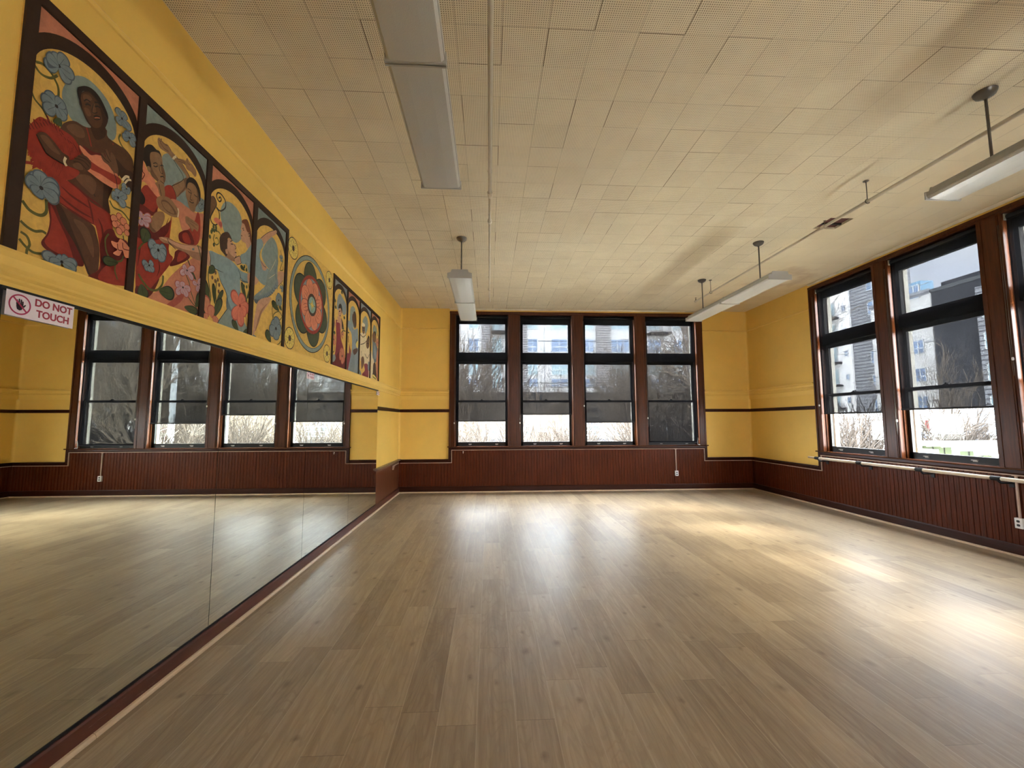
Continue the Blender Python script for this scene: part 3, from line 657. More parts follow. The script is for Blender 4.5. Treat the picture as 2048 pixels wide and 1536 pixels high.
# side building seen through the right windows
XS = 48.0
def fs(b, a0, d0, z0, a1, d1, z1, mi=0): b.box(XS+d0, a0, z0, XS+d1, a1, z1, mi)
r = thing('gray_apartment_block', 'gray lap sided apartment block with inset balconies beyond the right corner window', 'building', (XS, 58, GZ))
b = MB(); fs(b, 48.2, 0, GZ, 76, 3.5, 24); b.build('wall', M['sidingR'], r)
for x0, x1 in ((53.2, 58.2), (64, 69)):
    b = MB(); fs(b, x0, -.25, GZ, x1, .1, 19.8); b.build('stucco_bay', M['stucco_side'], r)
    for i in range(5):
        z = 2.0+i*3.1+1.0
        b = MB(); fs(b, x0+1.6, -1.5, z, x1-.6, -.2, z+.25); b.build('balcony_slab', M['dkband'], r)
        b = MB(); fs(b, x0+1.6, -1.5, z+1.2, x1-.6, -1.44, z+1.27)
        for k in range(14): y = x0+1.6+(x1-x0-2.25)*k/13; fs(b, y, -1.48, z+.2, y+.04, -1.45, z+1.22)
        b.build('balcony_railing', M['steel'], r)
        bwin(r, lambda b, *a: fs(b, a[0], a[1]-.26, a[2], a[3], a[4]-.26, a[5]), x0+2.2, x1-1.4, z+.3, z+2.4, 2, .0, 'bglass2')
        bwin(r, lambda b, *a: fs(b, a[0], a[1]-.26, a[2], a[3], a[4]-.26, a[5]), x0+.5, x0+1.1, z+.8, z+1.6, 1, .5, 'bglass')
for i in range(6):
    z = 2.4+i*3.1
    for y in (49.0, 60.5, 71): bwin(r, fs, y, y+1.6, z, z+1.7, 2, .4, 'bglass')
r = thing('white_apartment_block', 'white apartment block with roof railing beyond the middle right window', 'building', (XS-2, 44, GZ))
b = MB(); b.box(XS-2, 41.2, GZ, XS+12, 48.2, 15.2); b.build('wall', M['stucco'], r)
b = MB(); b.box(XS-2.1, 41.2, 14.8, XS-1.9, 48.2, 15.3)
for i in range(6): b.box(XS-2.04, 41.2, i*3.1+.4, XS-1.98, 48.2, i*3.1+.46)
b.build('panel_joint', M['sidingR'], r)
for i in range(6):
    z = -.4+i*3.0
    for y in (42.2, 44.6, 46.4): bwin(r, lambda b, *a: fs(b, a[0], a[1]-2, a[2], a[3], a[4]-2, a[5]), y, y+1.25, z, z+1.5, 2, .4, 'bglass')
M['bluerail'] = plain('blue_roof_railing', (.16, .30, .42), .5, .4)
b = MB()
for z in (15.9, 16.4): b.box(XS-1.8, 42.6, z, XS-1.74, 47.2, z+.07)
for k in range(6): b.box(XS-1.8, 42.6+k*.9, 15.2, XS-1.74, 42.66+k*.9, 16.4)
b.box(XS-.5, 43.4, 15.2, XS+1, 44.6, 16.9); b.build('roof_railing', M['bluerail'], r)
r = thing('charcoal_tower', 'charcoal clad building block beyond the right side of the middle right window', 'building', (XS-4, 39, GZ))
b = MB(); b.box(XS-4, 34.9, GZ, XS+10, 39.3, 14.5); b.box(XS-3.4, 35.4, 14.5, XS+9, 38.8, 15.1); b.build('wall', M['tower'], r)
b = MB(); b.box(XS-4.05, 34.9, 14.2, XS-3.95, 39.3, 14.55); b.build('parapet_cap', M['steel'], r)
r = thing('stucco_office', 'pale low building beyond the right edge of the middle right window', 'building', (XS-6, 30, GZ))
b = MB(); b.box(XS-6, 24, GZ, XS+8, 33.9, 13.0); b.build('wall', M['sidingR'], r)
for i in range(5):
    for y in (24.8, 27.4, 30.2, 32): bwin(r, lambda b, *a: fs(b, a[0], a[1]-6, a[2], a[3], a[4]-6, a[5]), y, y+1.5, -.6+i*2.7, .9+i*2.7, 2, .5, 'bglass2')
# green outbuilding with a gabled eave
M['green'] = plain('green_board_siding', (.030, .040, .019), .7, .3, var=.06, scale=2)
M['gtrim'] = plain('white_board_trim', (.78, .78, .74), .6, .3)
M['roof'] = plain('mossy_gray_roof', (.012, .013, .010), .9, .2, var=.2, scale=4)
gx = 15.0; Gp = lambda x, y: at(x, y, 0, gx)
r = thing('green_outbuilding', 'green board sided outbuilding below the middle right window', 'building', (gx, 13, GZ))
p0, p1, p2 = Gp(1800, 886), Gp(1912, 887), Gp(2100, 932)
def ext(b, pts, x0, x1, mi=0):
    pts = list(pts); n = len(pts); A = [(x0, p[0], p[1]) for p in pts]; B = [(x1, p[0], p[1]) for p in pts]
    b.face(A, mi); b.face(B[::-1], mi)
    for i in range(n): j = (i+1) % n; b.face([A[i], A[j], B[j], B[i]], mi)
b = MB(); ext(b, [(p0.y, GZ), (p0.y, p0.z-.05), (p1.y, p1.z-.05), (p2.y, p2.z-.05), (p2.y, GZ)], gx, gx+7); w_ = b.build('wall', M['green'], r)
b = MB()
y = p2.y+.1
while y < p0.y: b.box(gx-.02, y, GZ, gx, y+.03, min(p1.z, p1.z+(y-p1.y)*(p2.z-p1.z)/(p2.y-p1.y) if y < p1.y else 9)-.1); y += .36
b.build('board_batten', M['roof'], r)
b = MB(); ov = .45
ext(b, [(p0.y, p0.z-.02), (p0.y, p0.z+.08), (p1.y, p1.z+.08), (p2.y, p2.z+.08), (p2.y, p2.z-.02), (p1.y, p1.z-.02)], gx-ov, gx+7.2); b.build('roof', M['roof'], r)
b = MB(); ext(b, [(p0.y, p0.z-.0), (p0.y, p0.z+.09), (p1.y, p1.z+.09), (p2.y, p2.z+.09), (p2.y, p2.z), (p1.y, p1.z)], gx-ov-.03, gx-ov); b.build('fascia', M['gtrim'], r)
b = MB()
for k in range(10):
    y = p2.y+(p0.y-p2.y)*k/9; z = min(p1.z, p1.z+(y-p1.y)*(p2.z-p1.z)/(p2.y-p1.y) if y < p1.y else 9)
    b.box(gx-ov, y-.025, z-.12, gx, y+.025, z-.01)
b.build('rafter_tail', M['gtrim'], r)
c0, c1 = Gp(1912, 895), Gp(1912, 935); b = MB(); b.box(gx-.04, c0.y-.10, GZ, gx-.0, c0.y+.10, c0.z-.0); b.build('corner_board', M['gtrim'], r)
w0, w1 = Gp(1846, 897), Gp(1879, 912); b = MB(); b.box(gx-.04, w1.y, w1.z-.6, gx-.005, w0.y+.4, w0.z); w_ = b.build('window', M['gtrim'], r)
b = MB(); b.box(gx-.06, w1.y+.09, w1.z-.5, gx-.035, w0.y+.3, w0.z-.09); b.build('pane', M['bglass'], w_)
# street furniture
M['pole'] = plain('pale_steel_pole', (.50, .54, .58), .5, .4)
M['redsign'] = plain('red_sign_face', (.07, .004, .004), .5, .4)
def refl(px, py, Y):   # point seen in the mirror
    a = at(px, py, 0, XL+.026); d = (a-Vector((0, 0, H))); d.x = -d.x; t = (Y-a.y)/d.y; return a+d*t
p = refl(346, 800, 20); r = thing('street_lamp_post', 'pale steel lamp post standing among the trees, seen in the mirror', 'lamp post', (p.x, 20, GZ))
b = MB(); b.tube([(p.x, 20, GZ), (p.x, 20, GZ+.4), (p.x, 20, 12)], [.16, .13, .10], 16); b.build('pole', M['pole'], r)
b = MB(); b.tube([(p.x, 20, 11.5), (p.x-.6, 19.6, 12.1), (p.x-2, 19, 12.2)], .05, 10); b.build('lamp_arm', M['pole'], r)
p = refl(331, 868, 24); r = thing('stop_sign', 'red octagonal stop sign on a post, seen in the mirror under a raised shade', 'road sign', (p.x, 24, GZ))
b = MB(); b.tube([(p.x, 24.03, GZ), (p.x, 24.03, p.z+.4)], .03, 8); b.build('sign_post', M['pole'], r)
b = MB(); b.face([(p.x+.38*math.cos(math.radians(22.5+45*k)), 24, p.z+.38*math.sin(math.radians(22.5+45*k))) for k in range(8)]); b.face([(p.x+.36*math.cos(math.radians(22.5+45*k)), 24.02, p.z+.36*math.sin(math.radians(22.5+45*k))) for k in range(8)])
b.build('sign_face', M['redsign'], r)
p = at(1715, 860, 0, 16.5); r = thing('wooden_pole', 'slim white utility pole outside the right corner window', 'pole', (p.x, p.y, GZ))
b = MB(); b.tube([(p.x, p.y, GZ), (p.x, p.y, 1.9)], .06, 10); b.build('pole', M['gtrim'], r)
p = at(1868, 850, 0, 22); r = thing('traffic_pole', 'white traffic pole beside the red board outside the middle right window', 'pole', (p.x, p.y, GZ))
b = MB(); b.tube([(p.x, p.y, GZ), (p.x, p.y, 2.2)], .09, 10); b.build('pole', M['gtrim'], r)
p = at(1856, 851, 0, 22.2); q_ = at(1849, 838, 0, 22.2); q2 = at(1862, 865, 0, 22.2)
r = thing('red_board', 'small red board with white rim outside the middle right window', 'sign', (22.2, p.y, q2.z))
b = MB(); b.box(22.2, q2.y, q2.z, 22.25, q_.y, q_.z); b.build('board_rim', M['gtrim'], r); b = MB(); b.box(22.17, q2.y+.04, q2.z+.06, 22.2, q_.y-.04, q_.z-.06); b.build('board_face', M['redsign'], r)
b = MB(); b.tube([(22.22, p.y, GZ), (22.22, p.y, q2.z)], .04, 8); b.build('post', M['pole'], r)
# ------------------------------------------------------------------ bare trees
M['bark'] = plain('bare_tree_bark', (.07, .06, .05), .9, .2, var=.3, scale=5)
M['twig_dark'] = plain('bare_shrub_twigs', (.022, .017, .013), .9, .2, var=.4, scale=3)
M['twig'] = plain('bare_twigs', (.14, .115, .09), .9, .2, var=.3, scale=3)
def grow_tree(seed, h, spread, levels, kids, stems=1, base=.16, first=.28, weep=0, lean=.75, rmin=.010, frac=.42):
    rnd = random.Random(seed); T, B = MB(), MB()
    def grow(p, d, L, rad, lv):
        n = 4 if lv < 2 else (3 if lv < levels else 2); pts = [p]; q = p.copy(); dd = d.copy()
        for i in range(n):
            dd = (dd+Vector((rnd.gauss(0, .14), rnd.gauss(0, .14), rnd.gauss(0, .10)+(.07 if not weep or lv < 2 else -weep*.35)))).normalized()
            q = q+dd*(L/n); pts.append(q.copy())
        (T if lv == 0 else B).tube(pts, [max(rmin, rad*(1-.5*i/n)) for i in range(n+1)], 8 if lv == 0 else (5 if lv < 3 else 3), cap=False, smooth=lv < 3)
        if lv >= levels: return
        k = kids+(2 if lv == 0 else 0)+(1 if lv >= levels-1 else 0); f0 = first if lv == 0 else .15
        for j in range(k):
            f = min(f0+(1-f0)*(j+rnd.random()*.6)/k, .999); ii = int(f*n); pp = pts[ii].lerp(pts[ii+1], f*n-ii)
            ax = dd.orthogonal().normalized(); ax.rotate(Matrix.Rotation(rnd.random()*6.28, 3, dd)); nd = (Matrix.Rotation(rnd.uniform(spread*.6, spread*1.35), 3, ax) @ dd).normalized()
            grow(pp, nd, L*rnd.uniform(.55, .78), rad*(1-.5*f)*.58, lv+1)
        grow(pts[-1], dd, L*.72, rad*.5, lv+1)
    for s in range(stems):
        a = rnd.random()*6.28; sp = 0 if stems == 1 else rnd.uniform(.1, lean)
        grow(Vector((math.cos(a)*sp*.4, math.sin(a)*sp*.4, 0)), Vector((math.cos(a)*sp, math.sin(a)*sp, 1)).normalized(), h*frac, base, 0)
    return T, B
PROTO = {}
KIND = {'vase': (3, 7.6, .36, 4, 3, 6, .06, .12, 0, .55), 'crown': (4, 8.2, .62, 5, 2, 2, .12, .18, 0, .5), 'tall': (9, 13.5, .52, 5, 3, 1, .24, .28, 0, 0), 'shrub': (21, 3.3, .55, 3, 3, 8, .022, .1, 0, .9), 'weeping': (31, 4.6, .75, 4, 5, 2, .07, .4, 1.0, .4)}
def plant(kind, x, y, sc_, rot, label, name, cat, group):
    if kind not in PROTO:
        r = thing(name, label, cat, (0, 0, 0), group); T, B = grow_tree(*KIND[kind][:5], stems=KIND[kind][5], base=KIND[kind][6], first=KIND[kind][7], weep=KIND[kind][8], lean=KIND[kind][9])
        mt = M['twig_dark'] if kind in ('shrub', 'weeping') else M['twig']; T.build('trunk', mt if kind == 'shrub' else M['bark'], r, fix=False); o = B.build('branches', mt, r, fix=False); o['kind'] = 'stuff'; PROTO[kind] = r
    else:
        s = PROTO[kind]; r = s.copy(); COL.objects.link(r); r['label'] = label
        for ch in list(s.children): c = ch.copy(); COL.objects.link(c); c.parent = r
    r.location = (x, y, GZ); r.rotation_euler = (0, 0, rot); r.scale = (sc_,)*3; return r
TT = [('vase', -1.6, 23, 1.12, .3, 'many stemmed bare tree outside the leftmost far window'), ('vase', 2.6, 25, .86, 2.1, 'many stemmed bare tree low beyond the second far window'), ('crown', 5.6, 31, .80, .9, 'bare spreading tree low between the second and third far windows'),
    ('crown', 8.4, 25, 1.0, 2.7, 'bare forked tree outside the third far window'), ('vase', 10.6, 28, 1.15, 4.0, 'many stemmed bare tree behind the forked one'), ('crown', 12.4, 24, 1.22, 4.4, 'bare spreading tree outside the far window nearest the right corner'), ('vase', 15.2, 29, 1.25, 5.1, 'many stemmed bare tree beyond the room corner'),
    ('tall', 8.6, 16.8, .85, 1.2, 'tall bare tree close to the corner of the building'), ('tall', 16.8, 27.5, 1.1, .4, 'tallest bare tree, seen in the leftmost mirrored window'), ('tall', 13.0, 20.5, .85, 2.9, 'tall bare tree beside the lamp post'), ('tall', 25, 35, .85, 3.6, 'bare tree farther back beyond the right corner'), ('crown', 30, 26, .95, 1.7, 'bare spreading tree beyond the middle right window')]
for k, x, y, s_, ro, lb in TT: plant(k, x, y, s_, ro, lb, 'bare_tree', 'tree', 'bare trees outside')
SS = [(-3.6, 18.5, 1.0, 'dense bare shrub left of the others below the leftmost far window'), (-1.0, 17.2, 1.0, 'dense bare shrub at the bottom of the leftmost far window'), (1.7, 18.4, .95, 'dense bare shrub between the two left far windows'), (3.6, 20.5, 1.0, 'dense bare shrub at the bottom of the second far window'),
    (6.3, 19, 1.05, 'dense bare shrub at the bottom of the third far window'), (8.4, 21, 1.15, 'dense bare shrub right of the one below the third far window'), (10.6, 19.8, 1.1, 'dense bare shrub below the far window by the right corner'), (13.0, 22, 1.15, 'dense bare shrub low beyond the room corner'), (16, 23.5, 1.2, 'dense bare shrub behind the lamp post'),
    (12.8, 16.4, 1.12, 'bare shrub at the bottom left of the right corner window'), (14.4, 17.8, 1.12, 'dense bare shrub behind the one at the right corner window'), (18.5, 19.5, 1.2, 'bare shrub behind the slim white pole'), (22.5, 20.5, 1.2, 'bare shrub beside the red board')]
for i, (x, y, s_, lb) in enumerate(SS): plant('shrub', x, y, s_*1.3, i*1.3, lb, 'bare_shrub', 'shrub', 'bare shrubs outside')
for x, y, s_, ro, lb in ((23.6, 17.4, 1.15, 0, 'weeping bare tree behind the green outbuilding, on its left'), (23.8, 14.6, 1.2, 2, 'weeping bare tree behind the green outbuilding, on its right')):
    plant('weeping', x, y, s_, ro, lb, 'weeping_tree', 'tree', 'weeping bare trees')
# ------------------------------------------------------------------ sky and sun
w = bpy.data.worlds.new('sky'); sc.world = w; w.use_nodes = True; nt = w.node_tree; nt.nodes.clear()
ou = nt.nodes.new('ShaderNodeOutputWorld'); bg = nt.nodes.new('ShaderNodeBackground'); tc = nt.nodes.new('ShaderNodeTexCoord')
nz = nt.nodes.new('ShaderNodeTexNoise'); nz.inputs['Scale'].default_value = 2.2; nz.inputs['Detail'].default_value = 5
mp = nt.nodes.new('ShaderNodeMapping'); mp.inputs['Scale'].default_value = (1, 1, 2.5)
rp = nt.nodes.new('ShaderNodeValToRGB'); rp.color_ramp.elements[0].position = .35; rp.color_ramp.elements[0].color = (.72, .79, .95, 1); rp.color_ramp.elements[1].position = .65; rp.color_ramp.elements[1].color = (.98, .97, .97, 1)
L_ = nt.links.new; L_(tc.outputs['Generated'], mp.inputs[0]); L_(mp.outputs[0], nz.inputs['Vector']); L_(nz.outputs['Fac'], rp.inputs[0]); L_(bg.outputs[0], ou.inputs[0])
dp = nt.nodes.new('ShaderNodeVectorMath'); dp.operation = 'DOT_PRODUCT'; L_(tc.outputs['Generated'], dp.inputs[0]); dp.inputs[1].default_value = Vector((.72, .66, .2)).normalized()
mr = nt.nodes.new('ShaderNodeMapRange'); mr.interpolation_type = 'SMOOTHSTEP'; L_(dp.outputs['Value'], mr.inputs['Value']); mr.inputs['From Min'].default_value = .45; mr.inputs['From Max'].default_value = .92; mr.inputs['To Min'].default_value = 1.25; mr.inputs['To Max'].default_value = .36
mm = nt.nodes.new('ShaderNodeVectorMath'); mm.operation = 'SCALE'; L_(rp.outputs[0], mm.inputs[0]); L_(mr.outputs[0], mm.inputs['Scale']); L_(mm.outputs[0], bg.inputs[0])   # darker cloud bank beyond the far right corner
bg.inputs[1].default_value = SKY
sl = bpy.data.lights.new('sun', 'SUN'); sl.energy = SUN; sl.angle = .30; sl.color = (1, .92, .78)
so = bpy.data.objects.new('sun', sl); COL.objects.link(so); so.rotation_euler = Vector((-.80, .22, -.40)).to_track_quat('-Z', 'Y').to_euler(); so.location = (0, 0, 30)
sc.view_settings.view_transform = 'Standard'; sc.view_settings.look = 'None'; sc.view_settings.gamma = 1; sc.view_settings.use_curve_mapping = False
sc.view_settings.exposure = EXPO
# ------------------------------------------------------------------ painted wall panels (flat painted boards on the left wall)
CS = {'A': (20, 40, 5.689), 'B': (260, 200, 7.68), 'b': (260, 380, 5.906), 'C': (400, 310, 8.083), 'c': (400, 480, 7.68), 'D': (490, 410, 5.3), 'F': (655, 560, 8.083), 'G': (705, 590, 8.083)}
PX = XL+.008
def paint(name, c, rough=.6):
    t = NT(name); P = t.coord(); f = t.noise(P, 26, 4, .65, .5)
    t.bsdf(t.ramp(f, [(.3, tuple(x*.84 for x in c)+(1,)), (.7, tuple(min(1, x*1.14) for x in c)+(1,))]), rough, .25); return t.mat
PC = dict(bg=(.62, .38, .085), brown=(.030, .014, .008), sal=(.47, .175, .095), gb=(.20, .245, .215), red=(.27, .030, .017), dred=(.12, .013, .010), scarf=(.60, .21, .11),
    dsk=(.085, .036, .018), dsk2=(.045, .019, .010), dskh=(.14, .065, .033), tan=(.25, .135, .062), tan2=(.14, .07, .033), lsk=(.46, .25, .145), lsk2=(.28, .14, .075),
    shirt=(.20, .265, .26), shirt2=(.12, .16, .17), blue=(.17, .21, .215), blue2=(.075, .095, .11), dline=(.022, .018, .015), green=(.055, .070, .026), vine=(.10, .10, .025),
    pink=(.42, .27, .29), hair=(.016, .010, .008), hairb=(.055, .028, .018), hairr=(.15, .048, .020), cream=(.62, .50, .30), coral=(.55, .15, .09), teal=(.22, .36, .31),
    wine=(.20, .025, .035), sky=(.21, .25, .26), flo=(.34, .075, .05), grn2=(.055, .068, .035), yel=(.66, .50, .12))
PM = {k: paint('mural_paint_'+k, v) for k, v in PC.items()}; PK = list(PM)
def wp(cs, p):
    if cs == 'W': return p
    ox, oy, s = CS[cs]; q = at(ox+p[0]/s, oy+p[1]/s, 0, XL); return (q.y, q.z)
class Paint:
    def __init__(s): s.b = MB(); s.n = 0
    def lay(s, pts, col):
        s.n += 1; x = PX+.00003*s.n
        s.b.face([(x, a, c) for a, c in pts], PK.index(col))
    def poly(s, cs, col, pts, smooth=True):
        P = [wp(cs, p) for p in pts]
        if smooth and len(P) > 3:
            n = len(P); Q = []
            for i in range(n):
                p0, p1, p2, p3 = P[i-1], P[i], P[(i+1) % n], P[(i+2) % n]
                for k in range(4):
                    t = k/4
                    Q.append(tuple(.5*(2*p1[j]+(p2[j]-p0[j])*t+(2*p0[j]-5*p1[j]+4*p2[j]-p3[j])*t*t+(3*p1[j]-p0[j]-3*p2[j]+p3[j])*t**3) for j in (0, 1)))
            P = Q
        s.lay(P, col)
    def st(s, cs, col, w, pts, taper=False):
        P = [wp(cs, p) for p in pts]; Q = []
        n = len(P)
        for i in range(n-1):
            p0, p1, p2, p3 = P[max(i-1, 0)], P[i], P[i+1], P[min(i+2, n-1)]
            K = 5 if n > 2 else 1
            for k in range(K):
                t = k/K; Q.append(tuple(.5*(2*p1[j]+(p2[j]-p0[j])*t+(2*p0[j]-5*p1[j]+4*p2[j]-p3[j])*t*t+(3*p1[j]-p0[j]-3*p2[j]+p3[j])*t**3) for j in (0, 1)))
        Q.append(P[-1]); m = len(Q); s.n += 1; x = PX+.00003*s.n; L, R = [], []
        for i in range(m):
            a, c = Q[max(i-1, 0)], Q[min(i+1, m-1)]; dx, dy = c[0]-a[0], c[1]-a[1]; d = math.hypot(dx, dy) or 1
            ww = w/2*(1-abs(2*i/(m-1)-1)**2*.8 if taper else 1)
            L.append((Q[i][0]-dy/d*ww, Q[i][1]+dx/d*ww)); R.append((Q[i][0]+dy/d*ww, Q[i][1]-dx/d*ww))
        for i in range(m-1): s.b.face([(x, *L[i]), (x, *L[i+1]), (x, *R[i+1]), (x, *R[i])], PK.index(col))
    def ell(s, col, y, z, ry, rz, a0=0, a1=360, n=40, rot=0):
        c, d = math.cos(rot), math.sin(rot); pts = []
        for i in range(n):
            t = math.radians(a0+(a1-a0)*i/n); u, v = ry*math.cos(t), rz*math.sin(t); pts.append((y+u*c-v*d, z+u*d+v*c))
        s.lay(pts, col)
    def ring(s, col, y, z, r, w, n=40): s.st('W', col, w, [(y+r*math.cos(2*math.pi*i/n), z+r*math.sin(2*math.pi*i/n)) for i in range(n+1)])
    def petal(s, cs, col, c, t, w, line=None):
        c, t = wp(cs, c), wp(cs, t); dy, dz = t[0]-c[0], t[1]-c[1]; L = math.hypot(dy, dz); u = (dy/L, dz/L); v = (-u[1], u[0])
        pr = [(0, 0), (.25, .32), (.6, .5), (.88, .38), (1, 0), (.88, -.38), (.6, -.5), (.25, -.32)]
        mk = lambda e: [(c[0]+u[0]*a*L*(1+e)+v[0]*b_*w*(1+2*e), c[1]+u[1]*a*L*(1+e)+v[1]*b_*w*(1+2*e)) for a, b_ in pr]
        if line: s.poly('W', line, mk(.09))
        s.poly('W', col, mk(0)); s.st('W', line or col, .0022, [(c[0]+u[0]*L*.1, c[1]+u[1]*L*.1), (c[0]+u[0]*L*.75, c[1]+u[1]*L*.75)])
    def flower(s, cs, c, tips, w, col='blue', line='blue2', eye='dline'):
        for t in tips: s.petal(cs, col, c, t, w, line)
        y, z = wp(cs, c); s.ell(eye, y, z, w*.16, w*.16, n=10)
    def leaf(s, cs, a, b_, w, col='green'): s.petal(cs, col, a, b_, w, 'dline')
    def build(s, name, par, label=None):
        o = s.b.build(name, [PM[k] for k in PK], par, fix=False)
        if label: o['label'] = label
        return o
def bay(y0, y1, span, spring=3.12, rin=.205, rout=.272, wo=.05, zt=3.412):
    p = Paint(); p.lay([(y0, 2.272), (y1, 2.272), (y1, zt), (y0, zt)], 'bg'); c, h = (y0+y1)/2, (y1-y0)/2
    p.lay([(y0-.005, spring), (y1+.005, spring), (y1+.005, zt), (y0-.005, zt)], span)
    o = [(c+min(h, (h+wo)*math.cos(math.pi*i/30)) if math.cos(math.pi*i/30) > 0 else c+max(-h, (h+wo)*math.cos(math.pi*i/30)), spring+rout*math.sin(math.pi*i/30)) for i in range(31)]
    p.lay([(y1, spring-.02)]+o+[(y0, spring-.02)], 'brown')
    p.lay([(y1-.001, spring-.03)]+[(c+(h-.001)*math.cos(math.pi*i/30), spring+rin*math.sin(math.pi*i/30)) for i in range(31)]+[(y0+.001, spring-.03)], 'bg')
    return p
LB = lambda n: n
mu = thing('painted_panel', 'large arched mural panel of dancers nearest the camera above the mirrors', 'mural', (XL, 3.0, 2.272), 'mural panels on the left wall')
MB().box(XL+.0008, 1.79, 2.272, PX, 4.19, 3.455).build('board', PM['bg'], mu)
# ---- bay 1: dancer in red with dark skin and a pale blue halo
p = bay(1.843, 2.385, 'sal'); A = 'A'; a2 = lambda *q: [(x, y+1422) for x, y in q]
p.poly(A, 'gb', [(600, 740), (700, 640), (830, 650), (970, 760), (1100, 930), (1180, 1130), (1190, 1300), (1150, 1370), (1050, 1330), (800, 1250), (680, 1130), (600, 980), (570, 850)])
for pts, w in (([(250, 500), (330, 610), (440, 660), (520, 630)], .011), ([(270, 475), (350, 500), (430, 580), (480, 660), (525, 760), (530, 860), (500, 910)], .011), ([(215, 790), (260, 900), (350, 1010), (410, 1120), (430, 1160)], .009),
    ([(1240, 1300), (1220, 1350), (1260, 1440), (1330, 1520), (1375, 1600)], .009)): p.st(A, 'vine', w, pts)
for q, w in ((a2((115, 630), (200, 740), (320, 800), (390, 760), (390, 620)), .014), (a2((95, 860), (170, 930), (260, 980), (340, 980), (390, 1010)), .012), (a2((95, 985), (170, 1040), (200, 1130), (170, 1190), (170, 1260), (230, 1310), (400, 1310)), .011),
    (a2((80, 1065), (150, 1150), (240, 1220), (340, 1235), (400, 1210)), .011), (a2((1115, 630), (1160, 710), (1260, 760), (1340, 860)), .009), (a2((1280, 690), (1350, 720)), .009)): p.st(A, 'vine', w, q)
p.st(A, 'red', .012, a2((140, 195), (230, 210), (330, 270)))
p.poly(A, 'dred', a2((410, 650), (430, 850), (400, 1000), (330, 1110), (400, 1200), (560, 1290), (700, 1360), (820, 1370), (760, 1180), (600, 850), (500, 660)))
p.poly(A, 'red', a2((440, 680), (450, 860), (420, 1010), (370, 1100), (450, 1190), (620, 1280), (700, 1320), (640, 1100), (520, 840)))
p.poly(A, 'dsk', a2((490, 640), (620, 720), (750, 800), (920, 910), (960, 1000), (1000, 1200), (985, 1420), (985, 1500), (880, 1490), (820, 1350), (730, 1150), (640, 1000), (560, 860)))
p.poly(A, 'dsk2', a2((490, 650), (560, 700), (640, 850), (720, 1050), (800, 1250), (860, 1400), (900, 1490), (880, 1490), (820, 1350), (730, 1150), (640, 1000), (560, 860)))
p.poly(A, 'dskh', a2((700, 850), (800, 880), (880, 980), (930, 1150), (930, 1280), (880, 1200), (800, 1020)))
p.poly(A, 'dsk', [(560, 1205), (700, 1145), (850, 1220), (1070, 1240), (1100, 1340), (1300, 1480), (1380, 1600), (1370, 1720), (1240, 1650), (1200, 1800), (900, 1760), (700, 1700), (560, 1400)])
p.poly(A, 'dsk', a2((700, 250), (900, -60), (1000, 0), (1120, 250), (1150, 480), (1100, 620), (1110, 790), (880, 640), (630, 410)))
p.poly(A, 'dsk2', a2((1060, 380), (1150, 480), (1100, 620), (1110, 790), (1040, 740), (1040, 560)))
p.poly(A, 'dskh', a2((720, 360), (860, 340), (960, 430), (930, 560), (860, 520)))
p.st(A, 'dline', .005, a2((935, 560), (950, 590)))
p.poly(A, 'dsk2', [(900, 1240), (920, 1200), (1040, 1220), (1070, 1240), (1060, 1330), (960, 1360)])
p.poly(A, 'dskh', [(620, 1220), (700, 1180), (800, 1230), (830, 1330), (740, 1330)])
p.st(A, 'red', .007, [(850, 1225), (880, 1330), (905, 1440)]); p.st(A, 'red', .005, [(1150, 1400), (1165, 1470)])
p.poly(A, 'dsk', a2((1150, 0), (1260, 70), (1340, 190), (1383, 290), (1362, 530), (1290, 440), (1200, 300), (1160, 150))); p.poly(A, 'dsk2', a2((1180, 150), (1290, 270), (1380, 330), (1362, 530), (1290, 420), (1200, 300)))
# wrap and skirt
p.poly(A, 'red', a2((380, 330), (520, 370), (640, 410), (860, 590), (900, 650), (1130, 800), (1150, 960), (1200, 1050), (1330, 1130), (1345, 1536), (840, 1530), (985, 1420), (1000, 1200), (960, 950), (920, 900), (740, 780), (520, 640), (400, 560), (370, 400)))
p.poly(A, 'dred', a2((1150, 960), (1200, 1050), (1330, 1130), (1345, 1400), (1345, 1590), (860, 1520), (1010, 1400), (1000, 1150), (1060, 980)))
p.poly(A, 'red', a2((1040, 1400), (1180, 1330), (1335, 1300), (1340, 1590), (1000, 1540)))
for q in (a2((560, 470), (680, 580), (800, 660), (890, 720)), a2((530, 560), (640, 660), (780, 760), (910, 830)), a2((860, 600), (900, 740), (930, 900)), a2((640, 410), (760, 500), (860, 590), (1000, 690), (1120, 790)), a2((980, 830), (1030, 960), (1040, 1200), (1010, 1350)), a2((520, 640), (740, 790), (920, 900))): p.st(A, 'dred', .011, q, True)
# ruffled sleeve and arm
p.poly(A, 'red', [(180, 1230), (230, 1160), (320, 1100), (430, 1160), (560, 1240), (700, 1340), (790, 1500)]+a2((760, 120), (720, 240), (770, 320), (640, 400), (400, 340), (330, 270), (260, 220), (200, 100), (160, 0)))
rr_ = random.Random(5)
for i in range(46):
    t = i/45; bx_, by_ = (200+t*2*230, 1215-math.sin(t*2*1.5)*70) if t < .5 else (430+(t-.5)*2*340, 1160+(t-.5)*2*330)
    dx, dy = rr_.uniform(-45, 5), rr_.uniform(-70, -25); p.st(A, 'red' if i % 3 else 'dred', .006, [(bx_+25, by_+55), (bx_, by_+10), (bx_+dx, by_+dy)], True)
for i in range(40):
    y = 1230+rr_.random()*420; x = 185+rr_.random()*30+max(0, y-1450)*.25; p.st(A, 'red', .006, [(x+60, y+10), (x, y+20), (x-rr_.uniform(10, 40), y+rr_.uniform(25, 60))], True)
